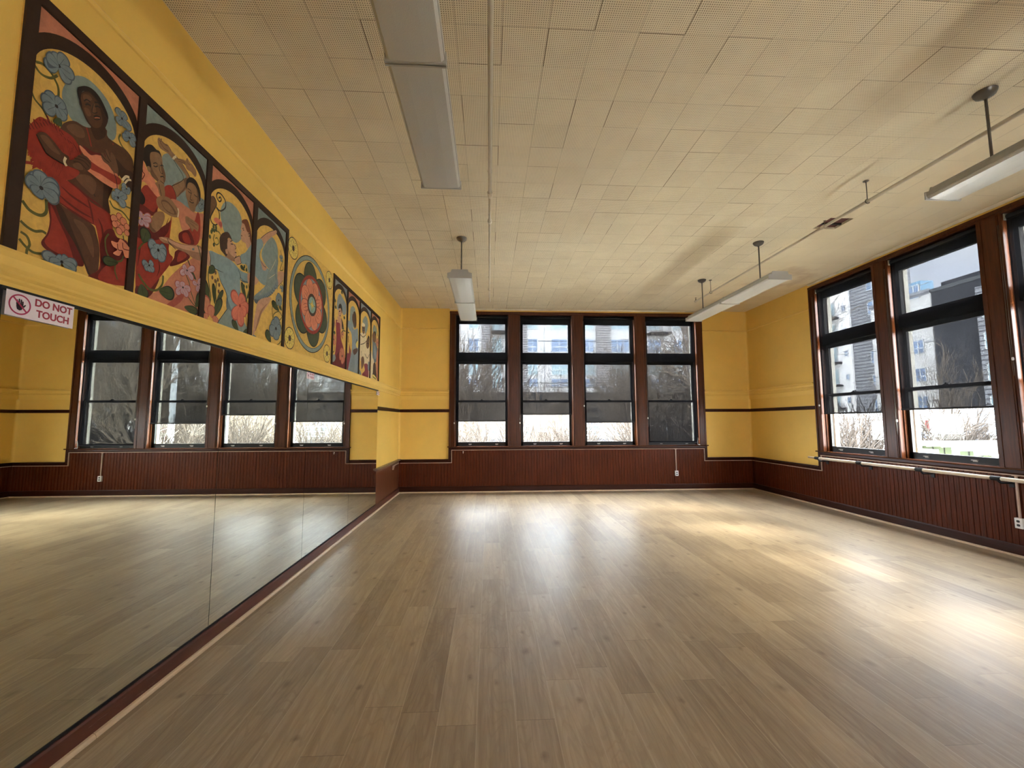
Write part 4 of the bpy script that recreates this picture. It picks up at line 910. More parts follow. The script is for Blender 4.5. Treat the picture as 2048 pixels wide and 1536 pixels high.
for i in range(22):
    x, y = 420+rr_.random()*330, 1330+rr_.random()*120; y += (x-420)*.35; p.st(A, 'dred', .005, [(x, y), (x+rr_.uniform(-10, 15), y+rr_.uniform(40, 90))], True)
for i in range(14): x, y = 290+rr_.random()*330, 1600+rr_.random()*160; p.st(A, 'dred', .005, [(x, y), (x+rr_.uniform(-30, 10), y+rr_.uniform(40, 80))], True)
p.poly(A, 'dsk', [(265, 1300), (350, 1275), (440, 1350), (560, 1500)]+a2((640, 140), (600, 230), (400, 110), (330, 0))); p.poly(A, 'dskh', [(310, 1320), (380, 1320), (470, 1430), (540, 1530), (440, 1480)])
p.st(A, 'dline', .005, [(265, 1300), (330, 1420)]+a2((400, 110), (600, 230)))
p.poly(A, 'scarf', a2((760, 0), (900, 110), (1000, 100), (1100, 200), (1210, 370), (1190, 500), (1050, 440), (900, 330), (840, 270), (900, 200), (800, 100)))
p.poly(A, 'red', a2((870, 180), (1000, 260), (1225, 380), (1195, 450), (1000, 330), (880, 265))); p.poly(A, 'dred', a2((790, 0), (920, 80), (1040, 100), (1100, 150), (960, 110), (880, 110)))
p.poly(A, 'dsk', a2((600, 160), (680, 170), (760, 110), (840, 130), (890, 200), (880, 270), (800, 305), (700, 265), (610, 225)))
p.poly(A, 'dskh', a2((680, 220), (760, 200), (800, 280), (720, 270)))
for q in (a2((700, 150), (800, 180), (870, 250)), a2((740, 125), (830, 160), (885, 220)), a2((690, 190), (760, 200), (840, 280))): p.st(A, 'dsk2', .006, q)
p.poly(A, 'dskh', a2((1030, 180), (1000, 100), (1030, 90), (1060, 140), (1050, 60), (1080, 55), (1110, 140), (1120, 80), (1170, 150), (1205, 310), (1150, 310), (1090, 230)))
p.st(A, 'dsk2', .005, a2((1000, 100), (1060, 170), (1100, 200))); p.st(A, 'dsk2', .005, a2((1050, 60), (1090, 150), (1120, 190)))
p.st(A, 'dline', .004, a2((1150, 310), (1180, 400), (1190, 500)))
p.st(A, 'cream', .012, a2((600, 140), (585, 190), (610, 240))); p.st(A, 'cream', .014, a2((1250, 400), (1290, 360), (1330, 370))); p.st(A, 'cream', .010, a2((1275, 440), (1310, 400), (1350, 400)))
# head
p.poly(A, 'dsk2', [(775, 830), (870, 800), (960, 870), (1010, 960), (1065, 1080), (1085, 1140), (1050, 1230), (1000, 1275), (920, 1240), (840, 1150), (790, 1030), (755, 930)])
p.poly(A, 'dsk', [(785, 840), (860, 825), (940, 900), (985, 980), (1010, 1080), (1020, 1160), (990, 1220), (920, 1220), (850, 1130), (800, 1020), (775, 930)])
p.poly(A, 'dskh', [(800, 850), (860, 850), (900, 900), (860, 930), (810, 910)]); p.poly(A, 'dskh', [(900, 960), (930, 960), (950, 1060), (905, 1060)]); p.poly(A, 'dskh', [(810, 1000), (860, 1010), (890, 1080), (850, 1090)])
p.poly(A, 'hair', [(735, 780), (770, 755), (830, 750), (900, 780), (970, 850), (1030, 950), (1080, 1070), (1085, 1130), (1055, 1080), (1000, 970), (930, 870), (860, 810), (790, 815), (770, 880), (790, 990), (750, 900)])
for q, w in (([(810, 920), (840, 905), (880, 930)], .006), ([(930, 935), (970, 940), (1000, 970)], .006), ([(825, 965), (850, 955), (885, 975)], .007), ([(935, 985), (965, 980), (995, 1000)], .007), ([(915, 950), (900, 1040), (930, 1060), (960, 1050)], .004), ([(920, 1100), (955, 1090), (1000, 1110)], .006), ([(925, 1125), (960, 1135), (1000, 1120)], .004)): p.st(A, 'dline', w, q)
p.st(A, 'scarf', .003, [(930, 1112), (960, 1110), (990, 1115)])
# blue flowers
p.flower(A, (520, 520), [(390, 390), (370, 510), (500, 380), (600, 420), (640, 720), (690, 640)], .052); p.poly(A, 'blue2', [(380, 400), (430, 385), (520, 520), (400, 540)]); p.petal(A, 'blue', (520, 530), (380, 400), .05, 'blue2')
p.flower(A, (490, 980), [(380, 810), (320, 880), (360, 1030), (610, 1070), (580, 1140), (560, 920)], .050)
p.flower(A, (1240, 1120), [(1180, 1000), (1190, 1160), (1280, 1070), (1290, 1220), (1340, 1250)], .040); p.flower(A, (1325, 1340), [(1270, 1270), (1250, 1330), (1390, 1330), (1380, 1440), (1310, 1270)], .038)
p.flower(A, (310, 1910), a2((210, 310), (300, 300), (140, 380), (320, 590), (240, 560), (490, 440), (510, 520), (500, 640)), .058)
p.flower(A, (545, 2752), a2((330, 1240), (480, 1270), (410, 1340), (620, 1290), (710, 1350), (700, 1430)), .045)
p.flower(A, (1190, 2020), a2((1120, 560), (1200, 510), (1180, 640), (1280, 560), (1270, 700)), .042); p.flower(A, (1285, 1920), a2((1240, 440), (1240, 520), (1330, 520), (1300, 560)), .028)
for (x, y, r) in ((1145, 840, 50), (1205, 815, 45), (1250, 870, 50), (1185, 910, 50), (1230, 950, 45), (1290, 930, 40), (1200, 980, 45), (1290, 1000, 38), (1150, 900, 40)):
    yz = wp(A, (x, y+1422)); rr = r/5.689*.0024; p.ell('dred', yz[0], yz[1], rr*1.1, rr*1.1, n=16); p.ell('scarf', yz[0], yz[1], rr*.95, rr*.95, n=16)
p.poly(A, 'scarf', a2((1110, 1090), (1180, 1110), (1210, 1070), (1260, 1100), (1330, 1190), (1340, 1270), (1270, 1280), (1240, 1200), (1200, 1260), (1130, 1230), (1180, 1190), (1130, 1150)))
for q in (a2((1240, 1110), (1250, 1180), (1330, 1200)), a2((1180, 1120), (1190, 1190), (1240, 1200))): p.st(A, 'dred', .005, q)
p.st(A, 'vine', .009, a2((1080, 1010), (1040, 1080), (1060, 1230), (1130, 1310), (1220, 1320), (1250, 1260))); p.st(A, 'vine', .008, a2((1160, 1340), (1150, 1430), (1180, 1530))); p.st(A, 'green', .006, a2((1245, 1030), (1255, 1090)))
p.leaf(A, *a2((1190, 1340), (1020, 1310)), .045); p.poly(A, 'green', [(440, 1150), (480, 1110), (535, 1130), (540, 1210), (490, 1190)])
p.build('dancer_painting', mu, 'painted dancer in red before a pale blue halo')
# ---- bay 2: two dancers, one with raised hands
p = bay(2.432, 2.972, 'gb'); Bq, bq = 'B', 'b'
p.poly(Bq, 'gb', [(470, 880), (540, 820), (620, 850), (760, 1000), (900, 1200), (1000, 1420), (1060, 1500), (900, 1560), (700, 1540), (510, 1340), (500, 1100)])
p.poly(bq, 'gb', [(560, 120), (640, 20), (880, 130), (860, 240), (780, 260), (640, 200)]); p.flower(bq, (835, 170), [(800, 130), (860, 140), (850, 215), (800, 205)], .035)
p.poly(bq, 'sal', [(330, 1180), (480, 1000), (700, 820), (820, 830), (815, 1500), (480, 1390), (140, 1275)]); p.poly(bq, 'flo', [(400, 1370), (560, 1240), (640, 1150), (600, 1300), (460, 1400)])
p.poly(bq, 'red', [(75, 440), (180, 410), (320, 520), (430, 480), (480, 300), (440, 700), (490, 800), (440, 900), (330, 1040), (240, 1180), (170, 1275), (50, 1240)])
p.poly(bq, 'dred', [(75, 440), (150, 400), (260, 480), (440, 380), (470, 300), (430, 500), (300, 590), (75, 560)]); p.poly(bq, 'dred', [(60, 1130), (200, 1180), (330, 1040), (260, 1200), (170, 1280), (50, 1240)])
for q in ([(120, 520), (250, 540), (380, 460), (440, 330)], [(320, 830), (330, 930), (300, 1020)], [(110, 650), (90, 760), (70, 900)]): p.st(bq, 'dred', .008, q, True)
# standing dancer: torso, raised arm
p.poly(Bq, 'tan', [(610, 1330), (800, 1220), (840, 1170), (700, 980), (640, 900), (690, 870), (800, 1010), (905, 1190), (880, 1330), (760, 1440), (690, 1490)])
p.poly(Bq, 'tan2', [(800, 1220), (860, 1200), (880, 1300), (760, 1440), (700, 1480), (820, 1330)])
p.poly(Bq, 'tan', [(400, 600), (430, 580), (500, 660), (560, 690), (620, 790), (690, 870), (640, 910), (560, 820), (450, 750), (410, 680)])
for q in ([(440, 650), (500, 740), (570, 790)], [(470, 640), (540, 700)], [(410, 600), (450, 640), (460, 590)], [(520, 690), (560, 700), (610, 780)]): p.st(Bq, 'tan2', .006, q)
p.st(Bq, 'cream', .014, [(635, 910), (660, 880), (690, 865)]); p.st(Bq, 'dline', .004, [(690, 870), (800, 1010), (900, 1190)]); p.st(Bq, 'dline', .004, [(640, 910), (700, 1010), (800, 1210), (620, 1320)])
p.poly(Bq, 'tan', [(700, 900), (790, 910), (830, 930), (855, 890), (900, 960), (950, 1010), (1000, 1110), (980, 1180), (920, 1110), (850, 1060), (820, 990), (720, 960)])
for q in ([(700, 905), (780, 930), (830, 970)], [(720, 940), (790, 960), (830, 1000)], [(860, 900), (860, 960), (900, 1000)]): p.st(Bq, 'tan2', .005, q)
p.poly(Bq, 'red', [(510, 1330), (620, 1320), (690, 1500), (640, 1545), (500, 1480)]); p.st(Bq, 'dline', .004, [(620, 1320), (670, 1420), (690, 1510)])
p.poly(bq, 'red', [(85, 60), (160, -60), (270, 0), (330, 80), (300, 250), (240, 300), (170, 280), (90, 230)]); p.poly(bq, 'dred', [(90, 150), (170, 200), (260, 260), (300, 200), (290, 300), (160, 290), (95, 250)])
p.poly(bq, 'hair', [(85, 0), (130, 40), (160, 110), (140, 170), (80, 140)])
p.poly(Bq, 'scarf', [(140, 930), (180, 930), (230, 1060), (330, 1200), (450, 1400), (400, 1490), (300, 1380), (200, 1260), (125, 1240), (130, 1050)])
for q in ([(150, 960), (170, 1100), (200, 1140), (160, 1220)], [(210, 1130), (290, 1220), (350, 1220)]): p.st(Bq, 'dred', .006, q)
p.poly(Bq, 'scarf', [(205, 1120), (300, 1160), (355, 1220), (300, 1250), (230, 1190)])
p.poly(Bq, 'tan', [(290, 810), (380, 790), (440, 830), (470, 920), (480, 1010), (520, 1150), (510, 1260), (450, 1290), (350, 1210), (290, 1130), (270, 950)])
p.poly(Bq, 'tan2', [(450, 940), (475, 1000), (520, 1150), (510, 1260), (450, 1290), (490, 1200), (460, 1100)]); p.poly(Bq, 'tan2', [(290, 1000), (330, 1090), (400, 1200), (440, 1280), (330, 1190), (280, 1100)])
p.poly(Bq, 'hair', [(150, 880), (170, 780), (230, 690), (310, 690), (380, 760), (430, 790), (465, 890), (420, 820), (350, 795), (290, 810), (280, 900), (300, 1020), (240, 1040), (200, 960)])
p.poly(Bq, 'tan', [(235, 1020), (275, 1020), (290, 1080), (270, 1110), (240, 1070)])
for q, w in (([(330, 975), (370, 965), (400, 990)], .005), ([(335, 1010), (370, 1025), (400, 1010)], .006), ([(440, 1010), (470, 1000), (490, 1020)], .006), ([(420, 990), (430, 1080), (460, 1130), (480, 1120)], .004), ([(440, 1180), (480, 1175), (500, 1200)], .006)): p.st(Bq, 'dline', w, q)
p.poly(Bq, 'tan', [(430, 1210), (480, 1230), (500, 1300), (510, 1480), (440, 1480), (400, 1350), (360, 1280), (400, 1250)]); p.st(Bq, 'dline', .004, [(420, 1290), (440, 1400), (460, 1480)]); p.st(Bq, 'dline', .004, [(440, 1240), (500, 1290)])
p.poly(bq, 'tan', [(290, 260), (370, 260), (390, 330), (350, 440), (280, 500), (230, 480), (200, 400), (240, 320)]); p.poly(bq, 'tan2', [(220, 380), (240, 440), (290, 490), (240, 490), (195, 410)])
# front dancer
p.poly(bq, 'sal', [(460, 110), (560, 130), (640, 190), (760, 270), (860, 300), (840, 560), (700, 600), (600, 480), (560, 340), (520, 260)])
p.poly(bq, 'tan', [(290, 110), (340, 70), (440, 90), (510, 170), (550, 240), (545, 320), (470, 310), (380, 260), (310, 200)]); p.poly(bq, 'tan2', [(350, 120), (420, 130), (500, 220), (530, 290), (440, 270), (370, 200)])
p.poly(bq, 'tan', [(360, 140), (420, 150), (480, 220), (500, 280), (430, 250), (380, 200)]); p.st(bq, 'cream', .010, [(545, 215), (555, 260), (545, 320)])
p.poly(bq, 'red', [(780, 260), (810, 330), (810, 520), (780, 640), (700, 650), (590, 620), (555, 570), (570, 500), (680, 460), (740, 380)])
p.poly(bq, 'dred', [(570, 500), (680, 480), (740, 640), (600, 620), (555, 570)]); p.poly(bq, 'red', [(600, 520), (660, 510), (700, 630), (620, 610)])
p.poly(bq, 'dred', [(520, 720), (620, 700), (690, 790), (600, 860), (450, 900), (500, 800)]); p.poly(bq, 'red', [(560, 740), (620, 730), (650, 790), (540, 850)])
p.poly(bq, 'tan', [(640, 310), (700, 340), (790, 410), (780, 490), (740, 460), (715, 490), (680, 430), (640, 380)]); 
for q in ([(700, 370), (780, 420)], [(690, 390), (770, 460)], [(670, 400), (715, 480)]): p.st(bq, 'tan2', .004, q)
p.poly(Bq, 'tan', [(850, 1290), (900, 1260), (980, 1320), (1040, 1420), (1040, 1560), (990, 1620), (920, 1700), (900, 1640), (860, 1560), (830, 1430)]); p.poly(bq, 'tan', [(655, 30), (780, 30), (790, 130), (760, 200), (740, 260), (690, 230), (660, 130)])
p.poly(Bq, 'tan2', [(1000, 1380), (1045, 1450), (1040, 1560), (980, 1640), (1010, 1520)])
p.poly(Bq, 'hair', [(835, 1300), (850, 1220), (910, 1185), (990, 1240), (1050, 1380), (1060, 1500), (1045, 1560), (1020, 1420), (970, 1310), (900, 1265), (860, 1290), (845, 1370)])
for q, w in (([(860, 1360), (890, 1375), (915, 1410)], .005), ([(870, 1400), (895, 1425), (925, 1430)], .005), ([(960, 1450), (985, 1475), (1010, 1490)], .005), ([(915, 1440), (900, 1520), (930, 1540)], .004)): p.st(Bq, 'dline', w, q)
p.st(bq, 'dline', .005, [(680, 130), (710, 150), (735, 150)])
# big arm across, leaves and pink flowers
p.poly(bq, 'lsk2', [(320, 560), (420, 560), (520, 610), (620, 640), (770, 655), (825, 680), (825, 830), (720, 800), (640, 740), (540, 700), (440, 640), (370, 620)]); p.poly(bq, 'lsk', [(340, 560), (430, 580), (520, 620), (620, 650), (770, 665), (820, 700), (820, 740), (700, 720), (560, 680), (450, 620)])
p.poly(bq, 'shirt2', [(712, 690), (740, 685), (740, 712), (716, 712)], False); p.st(bq, 'dline', .004, [(420, 570), (440, 620), (520, 700)])
for q, w in (([(75, 990), (130, 1080), (210, 1170), (300, 1180), (360, 1110), (370, 1010)], .014), ([(75, 700), (120, 640), (180, 600)], .010), ([(660, 820), (700, 920), (750, 1050)], .009), ([(640, 1000), (680, 1100), (700, 1200), (760, 1380)], .006), ([(650, 1240), (720, 1340), (770, 1400), (790, 1500)], .006), ([(780, 650), (810, 760), (825, 860)], .008), ([(785, 1190), (760, 1290), (750, 1380)], .005)): p.st(bq, 'vine' if w > .009 else 'green', w, q)
for a, c_, w in (((130, 620), (175, 470), .07), ((110, 1110), (140, 1275), .07), ((320, 1190), (490, 1230), .075), ((760, 1060), (690, 960), .03), ((760, 1380), (820, 1240), .06), ((620, 1380), (770, 1440), .05)): p.leaf(bq, a, c_, w)
p.flower(bq, (310, 710), [(200, 610), (240, 770), (300, 640), (400, 700), (400, 770), (370, 840)], .06); p.flower(bq, (200, 890), [(120, 850), (150, 930), (240, 850), (215, 965), (255, 960)], .035)
p.flower(bq, (650, 950), [(600, 890), (570, 985), (640, 1000), (740, 920), (720, 1060)], .04, 'pink', 'flo'); p.flower(bq, (600, 1150), [(510, 1095), (520, 1220), (600, 1230), (690, 1175), (655, 1260), (590, 1080)], .045, 'pink', 'flo'); p.flower(bq, (775, 1120), [(715, 1085), (810, 1050), (770, 1200), (815, 1160)], .03, 'pink', 'flo'); p.flower(bq, (110, 340), [(80, 250), (90, 410), (190, 430), (210, 300), (220, 350)], .035, 'pink', 'flo')
p.build('dancer_painting', mu, 'two painted dancers in red saris, one with raised hands')
# ---- bay 3: dancer in a blue shirt
p = bay(3.022, 3.570, 'sal'); Cq, cq = 'C', 'c'
p.poly(Cq, 'gb', [(320, 860), (380, 760), (460, 760), (540, 820), (620, 930), (660, 1080), (650, 1300), (640, 1370), (570, 1420), (500, 1380), (380, 1250), (330, 1080), (310, 950)])
p.poly(Cq, 'tan2', [(125, 740), (180, 660), (230, 700), (250, 800), (200, 900), (140, 1030), (110, 1070)]); p.st(Cq, 'dline', .007, [(190, 660), (240, 740), (245, 820), (180, 930)])
for q, w in (([(245, 840), (300, 900), (350, 890), (395, 840), (390, 740), (330, 640), (270, 610), (250, 670), (290, 750), (325, 730), (310, 680), (285, 700)], .011), ([(245, 850), (290, 930), (290, 1050), (240, 1130), (180, 1100), (150, 1010), (200, 900)], .010), ([(230, 1220), (290, 1250), (320, 1310)], .008), ([(215, 1280), (200, 1370), (240, 1450), (285, 1420), (260, 1340), (230, 1350)], .008)): p.st(Cq, 'vine' if w < .0095 else 'dline', w, q)
p.poly(Cq, 'coral', [(200, 1040), (250, 1010), (330, 1080), (340, 1150), (320, 1190), (280, 1130), (230, 1090)]); p.poly(Cq, 'flo', [(285, 1090), (330, 1090), (335, 1160), (300, 1150)])
for x, y in ((200, 1160), (240, 1170), (165, 1240), (180, 1210), (210, 1220), (140, 1320), (205, 1450), (240, 1210)):
    q = wp(Cq, (x, y)); p.ell('green', q[0], q[1], .012, .016, n=8)
p.poly(Cq, 'lsk', [(665, 1090), (700, 1060), (760, 1200), (800, 1290), (810, 1500), (740, 1500), (720, 1430), (660, 1390), (640, 1300), (655, 1220), (640, 1200)])
p.poly(Cq, 'hairr', [(660, 1060), (700, 1040), (750, 1050), (790, 1160), (815, 1300), (810, 1420), (790, 1360), (780, 1270), (740, 1230), (700, 1120), (665, 1100)])
for q, w in (([(665, 1190), (690, 1180)], .005), ([(675, 1210), (695, 1215)], .006), ([(645, 1300), (665, 1310)], .006), ([(760, 1280), (785, 1270), (785, 1310), (765, 1310)], .006)): p.st(Cq, 'dline', w, q)
p.poly(Cq, 'lsk', [(420, 1370), (470, 1350), (500, 1400), (540, 1460), (560, 1500)]+[(550, 1540), (560, 1620), (550, 1680), (500, 1720), (400, 1700), (400, 1500)])
p.poly(cq, 'lsk', [(370, 150), (520, 60), (535, 120), (530, 160), (545, 240), (520, 290), (510, 330), (380, 260)]); p.poly(cq, 'lsk2', [(400, 150), (450, 220), (520, 280), (510, 330), (380, 270), (370, 200)])
p.poly(Cq, 'hairb', [(315, 1300), (360, 1255), (430, 1245), (475, 1310), (500, 1380), (460, 1340), (425, 1360), (420, 1450), (415, 1560), (380, 1600), (330, 1520), (305, 1420)])
p.poly(cq, 'hairb', [(290, -60), (400, -20), (400, 60), (400, 160), (390, 250), (330, 190), (290, 120)]); p.poly(cq, 'lsk', [(370, 150), (400, 140), (410, 200), (385, 210)])
for q, w in (([(445, 20), (480, 10)], .006), ([(455, 60), (490, 65)], .007), ([(500, 60), (535, 120), (520, 140)], .005), ([(515, 190), (545, 195)], .006), ([(545, 240), (510, 290), (505, 330)], .005)): p.st(cq, 'dline', w, q)
p.poly(cq, 'shirt', [(600, 240), (680, 190), (740, 110), (780, 100), (770, 520), (720, 480), (700, 380), (620, 360)]); p.poly(cq, 'lsk', [(515, 280), (590, 250), (610, 300), (610, 360), (550, 380), (520, 340)])
p.st(cq, 'dline', .005, [(515, 280), (590, 245), (610, 330), (610, 360), (550, 380)])
p.poly(cq, 'shirt', [(120, 170), (250, 210), (390, 270), (500, 350), (560, 420), (620, 480), (720, 520), (750, 550), (740, 660), (640, 640), (600, 600), (605, 860), (590, 1000), (480, 1120), (390, 1060), (390, 880), (360, 760), (300, 640), (250, 470), (140, 390)])
p.poly(cq, 'shirt2', [(390, 880), (430, 980), (470, 1100), (390, 1060)]); p.poly(cq, 'shirt2', [(600, 560), (660, 620), (730, 640), (740, 665), (640, 645)]); p.poly(cq, 'lsk', [(715, 520), (780, 510), (870, 600), (880, 640), (830, 690), (740, 670), (715, 640)])
p.poly(cq, 'lsk', [(80, 160), (120, 180), (140, 380), (80, 370)])
for q in ([(250, 470), (300, 640), (370, 780), (400, 900), (395, 1050)], [(120, 175), (145, 280), (140, 390), (250, 460), (340, 500)], [(560, 430), (600, 540), (610, 620), (720, 650)]): p.st(cq, 'dline', .006, q, True)
p.poly(cq, 'gb', [(400, 1060), (480, 1120), (600, 1180), (690, 1320), (700, 1420), (500, 1390), (240, 1295), (310, 1180)]); p.st(cq, 'dline', .005, [(240, 1290), (310, 1180), (400, 1060)])
for q, w in (([(125, 400), (105, 550), (125, 740), (145, 870), (120, 1040), (110, 1180)], .009), ([(235, 620), (220, 800), (225, 980), (180, 1180)], .008), ([(680, 350), (700, 430), (715, 510)], .006), ([(720, 680), (735, 760), (700, 900), (720, 1020)], .007), ([(660, 1140), (690, 1200), (700, 1350)], .007), ([(730, 1080), (720, 1250), (700, 1400)], .007), ([(100, 1260), (60, 1130), (30, 1050)], .008)): p.st(cq, 'green', w, q)
for a, c_, w in (((120, 1040), (10, 600), .085), ((60, 1160), (0, 760), .07), ((110, 510), (195, 420), .05), ((205, 990), (185, 690), .035), ((215, 1010), (325, 790), .035), ((175, 1200), (300, 920), .06), ((700, 1010), (625, 670), .04), ((700, 900), (790, 710), .04), ((570, 1400), (480, 1240), .05), ((640, 1420), (740, 1410), .05), ((670, 470), (605, 400), .03)): p.leaf(cq, a, c_, w)
for a, c_, w in (((100, 1180), (60, 870), .075), ((160, 1200), (140, 1010), .07), ((200, 1290), (220, 1180), .06), ((70, 1220), (50, 1130), .06)): p.petal(cq, 'sal', a, c_, w, 'flo')
for x, y in ((165, 575), (210, 630), (250, 610), (270, 690), (262, 790), (215, 500), (660, 410), (690, 460), (655, 710), (695, 720), (730, 890), (725, 990)):
    q = wp(cq, (x, y)); p.ell('tan2' if x < 300 else 'green', q[0], q[1], .012, .016, n=8)
p.flower(cq, (590, 1010), [(470, 800), (645, 850), (485, 1190), (725, 1050), (680, 1140), (605, 1310)], .085, 'coral', 'flo', 'red')
p.build('dancer_painting', mu, 'painted dancer in a blue shirt with a coral flower')
# ---- bay 4: leaping dancer in a frilled skirt
p = bay(3.628, 4.148, 'gb'); D = 'D'
p.poly(D, 'gb', [(200, 420), (270, 340), (320, 400), (340, 500), (330, 600), (260, 680), (200, 620), (165, 520)])
p.poly(D, 'lsk', [(155, 355), (220, 300), (310, 265), (325, 300), (260, 350), (180, 420)]); p.st(D, 'dline', .005, [(155, 355), (230, 295), (310, 265)])
p.poly(D, 'shirt', [(100, 390), (160, 360), (185, 430), (150, 490), (145, 560), (180, 640), (250, 690), (240, 780), (200, 850), (130, 800), (88, 740), (90, 560)])
p.poly(D, 'lsk', [(160, 590), (215, 650), (215, 690), (180, 690), (165, 640)]); p.st(D, 'dline', .005, [(150, 490), (150, 570), (185, 640), (215, 660)])
p.poly(D, 'lsk', [(88, 760), (130, 800), (110, 840), (84, 840)])
p.poly(D, 'lsk', [(330, 715), (400, 710), (395, 790), (320, 880), (310, 820)]); p.st(D, 'dline', .004, [(395, 800), (330, 875)])
p.poly(D, 'gb', [(240, 690), (330, 545), (335, 700), (325, 860), (290, 930), (230, 960), (110, 980), (90, 960), (160, 900), (210, 840)])
for q in ([(250, 710), (290, 640), (320, 570)], [(240, 780), (300, 740), (325, 720)], [(225, 850), (280, 900)], [(215, 860), (220, 960)], [(200, 870), (150, 950)]): p.st(D, 'cream', .005, q, True)
for i in range(15):
    t = i/14; x = 95+t*230; y = 985-110*t*t-(0 if t < .75 else (t-.75)*160); q = wp(D, (x, y)); p.ell('blue2', q[0], q[1]-.006, .022, .020, n=10); p.ell('blue', q[0], q[1], .020, .018, n=10)
for i in range(14):
    t = i/13; q = wp(D, (322+12*math.sin(t*9), 545+t*330)); p.ell('blue', q[0], q[1], .014, .018, n=8)
p.poly(D, 'blue2', [(85, 1000), (130, 1010), (125, 1050), (95, 1035)])
p.poly(D, 'lsk', [(135, 1010), (260, 980), (230, 1060), (160, 1160), (130, 1260), (90, 1350), (80, 1400), (66, 1380), (75, 1290), (95, 1150)]); p.poly(D, 'lsk2', [(230, 1040), (170, 1130), (130, 1260), (95, 1340), (120, 1220), (160, 1110)])
p.poly(D, 'shirt2', [(66, 1380), (90, 1380), (125, 1425), (66, 1405)])
for q, w in (([(365, 480), (375, 530), (390, 580), (370, 650), (360, 690), (390, 690), (390, 650)], .009), ([(285, 1050), (275, 1110), (285, 1230)], .009), ([(385, 1190), (350, 1130), (300, 1150), (290, 1190), (340, 1230), (380, 1190)], .009), ([(265, 1460), (320, 1485), (370, 1440), (380, 1350), (360, 1240)], .010), ([(365, 830), (395, 860), (390, 900)], .006)): p.st(D, 'vine', w, q)
for a, c_, w in (((350, 1120), (278, 1030), .06), ((380, 1120), (350, 1060), .04), ((262, 1460), (215, 1335), .07)): p.leaf(D, a, c_, w)
p.flower(D, (345, 1010), [(325, 960), (320, 1040), (375, 980), (370, 1060), (350, 940)], .06); p.flower(D, (315, 1310), [(270, 1240), (330, 1195), (250, 1340), (365, 1330), (320, 1425)], .10); p.flower(D, (375, 885), [(360, 860), (390, 870), (385, 920)], .035); p.flower(D, (372, 565), [(355, 540), (385, 545), (372, 600)], .035)
p.build('dancer_painting', mu, 'painted leaping dancer in a frilled blue dress')
# posts and top rail of the near panel
b = MB(); X0, X1 = PX, PX+.011
for y0, y1 in ((1.79, 1.843), (2.385, 2.432), (2.972, 3.022), (3.570, 3.628), (4.148, 4.192)): b.box(X0, y0, 2.272, X1, y1, 3.405)
b.box(X0, 1.79, 3.405, X1, 4.192, 3.456); b.build('arcade_frame', PM['brown'], mu)
# ---- flower medallion panel
me_ = thing('painted_panel', 'square flower medallion mural panel between the two arched panels', 'mural', (XL, 4.81, 2.272), 'mural panels on the left wall')
MB().box(XL+.0008, 4.192, 2.272, PX, 5.43, 3.44).build('board', PM['bg'], me_)
p = Paint(); cy, cz = 4.805, 2.865
def disc(y, z, r=.112):
    p.ell('dline', y, z, r, r); p.ell('yel', y, z, r-.009, r-.009)
    rn = random.Random(int(y*100+z*10))
    for k in range(26):
        a = rn.random()*6.28; q = r*(.38+.45*rn.random()); a2_ = a+rn.uniform(-.25, .25); q2 = q+rn.uniform(-.02, .02); p.st('W', 'dline', .004, [(y+q*math.cos(a), z+q*math.sin(a)), (y+q2*math.cos(a2_), z+q2*math.sin(a2_))])
    for k in range(8):
        a = k*math.pi/4; p.st('W', 'dline', .003, [(y+r*.25*math.cos(a), z+r*.25*math.sin(a)), (y+r*.85*math.cos(a), z+r*.85*math.sin(a))])
    p.ell('hairb', y, z, .026, .030)
p.ell('dline', cy, cz, .537, .537, n=64); p.ell('gb', cy, cz, .527, .527, n=64); p.ell('dline', cy, cz, .487, .487, n=64); p.ell('bg', cy, cz, .482, .482, n=64)
for y, z in ((4.315, 3.318), (5.295, 3.318), (4.315, 2.392), (5.295, 2.392)): disc(y, z)
for k in range(6):
    a = math.radians(42+60*k); p.ell('dline', cy+.275*math.cos(a), cz+.275*math.sin(a), .196, .176, rot=a, n=36)
for k in range(6):
    a = math.radians(42+60*k); p.ell('grn2', cy+.275*math.cos(a), cz+.275*math.sin(a), .184, .162, rot=a, n=36)
p.ell('red', cy, cz, .325, .325, n=48); p.ell('sky', cy, cz, .288, .288, n=48)
for k in range(8):
    a = math.radians(22+45*k); u = (math.cos(a), math.sin(a)); v = (-u[1], u[0])
    for e, cl in ((.006, 'dred'), (0, 'coral' if 0 else 'scarf')):
        p.poly('W', cl, [(cy+u[0]*r_+v[0]*w_, cz+u[1]*r_+v[1]*w_) for r_, w_ in ((.08, -.03-e), (.17, -.085-e), (.25, -.075-e), (.288+e, 0), (.25, .075+e), (.17, .085+e), (.08, .03+e))])
    for d in (-.028, 0, .028): p.st('W', 'dred', .005, [(cy+u[0]*.12+v[0]*d, cz+u[1]*.12+v[1]*d), (cy+u[0]*.18+v[0]*d*1.4, cz+u[1]*.18+v[1]*d*1.4), (cy+u[0]*.23+v[0]*d, cz+u[1]*.23+v[1]*d)], True)
p.ell('hairb', cy, cz, .125, .125); p.ell('teal', cy, cz, .092, .092)
p.poly('W', 'yel', [(cy, cz+.07), (cy+.02, cz+.02), (cy+.07, cz), (cy+.02, cz-.02), (cy, cz-.07), (cy-.02, cz-.02), (cy-.07, cz), (cy-.02, cz+.02)], False)
for k in range(4):
    a = k*math.pi/2; p.st('W', 'dline', .003, [(cy+.088*math.cos(a), cz+.088*math.sin(a)), (cy+.02*math.cos(a+.78), cz+.02*math.sin(a+.78)), (cy+.088*math.cos(a+1.57), cz+.088*math.sin(a+1.57))])
p.build('flower_medallion', me_, 'round coral flower with green lobes inside a blue gray ring')
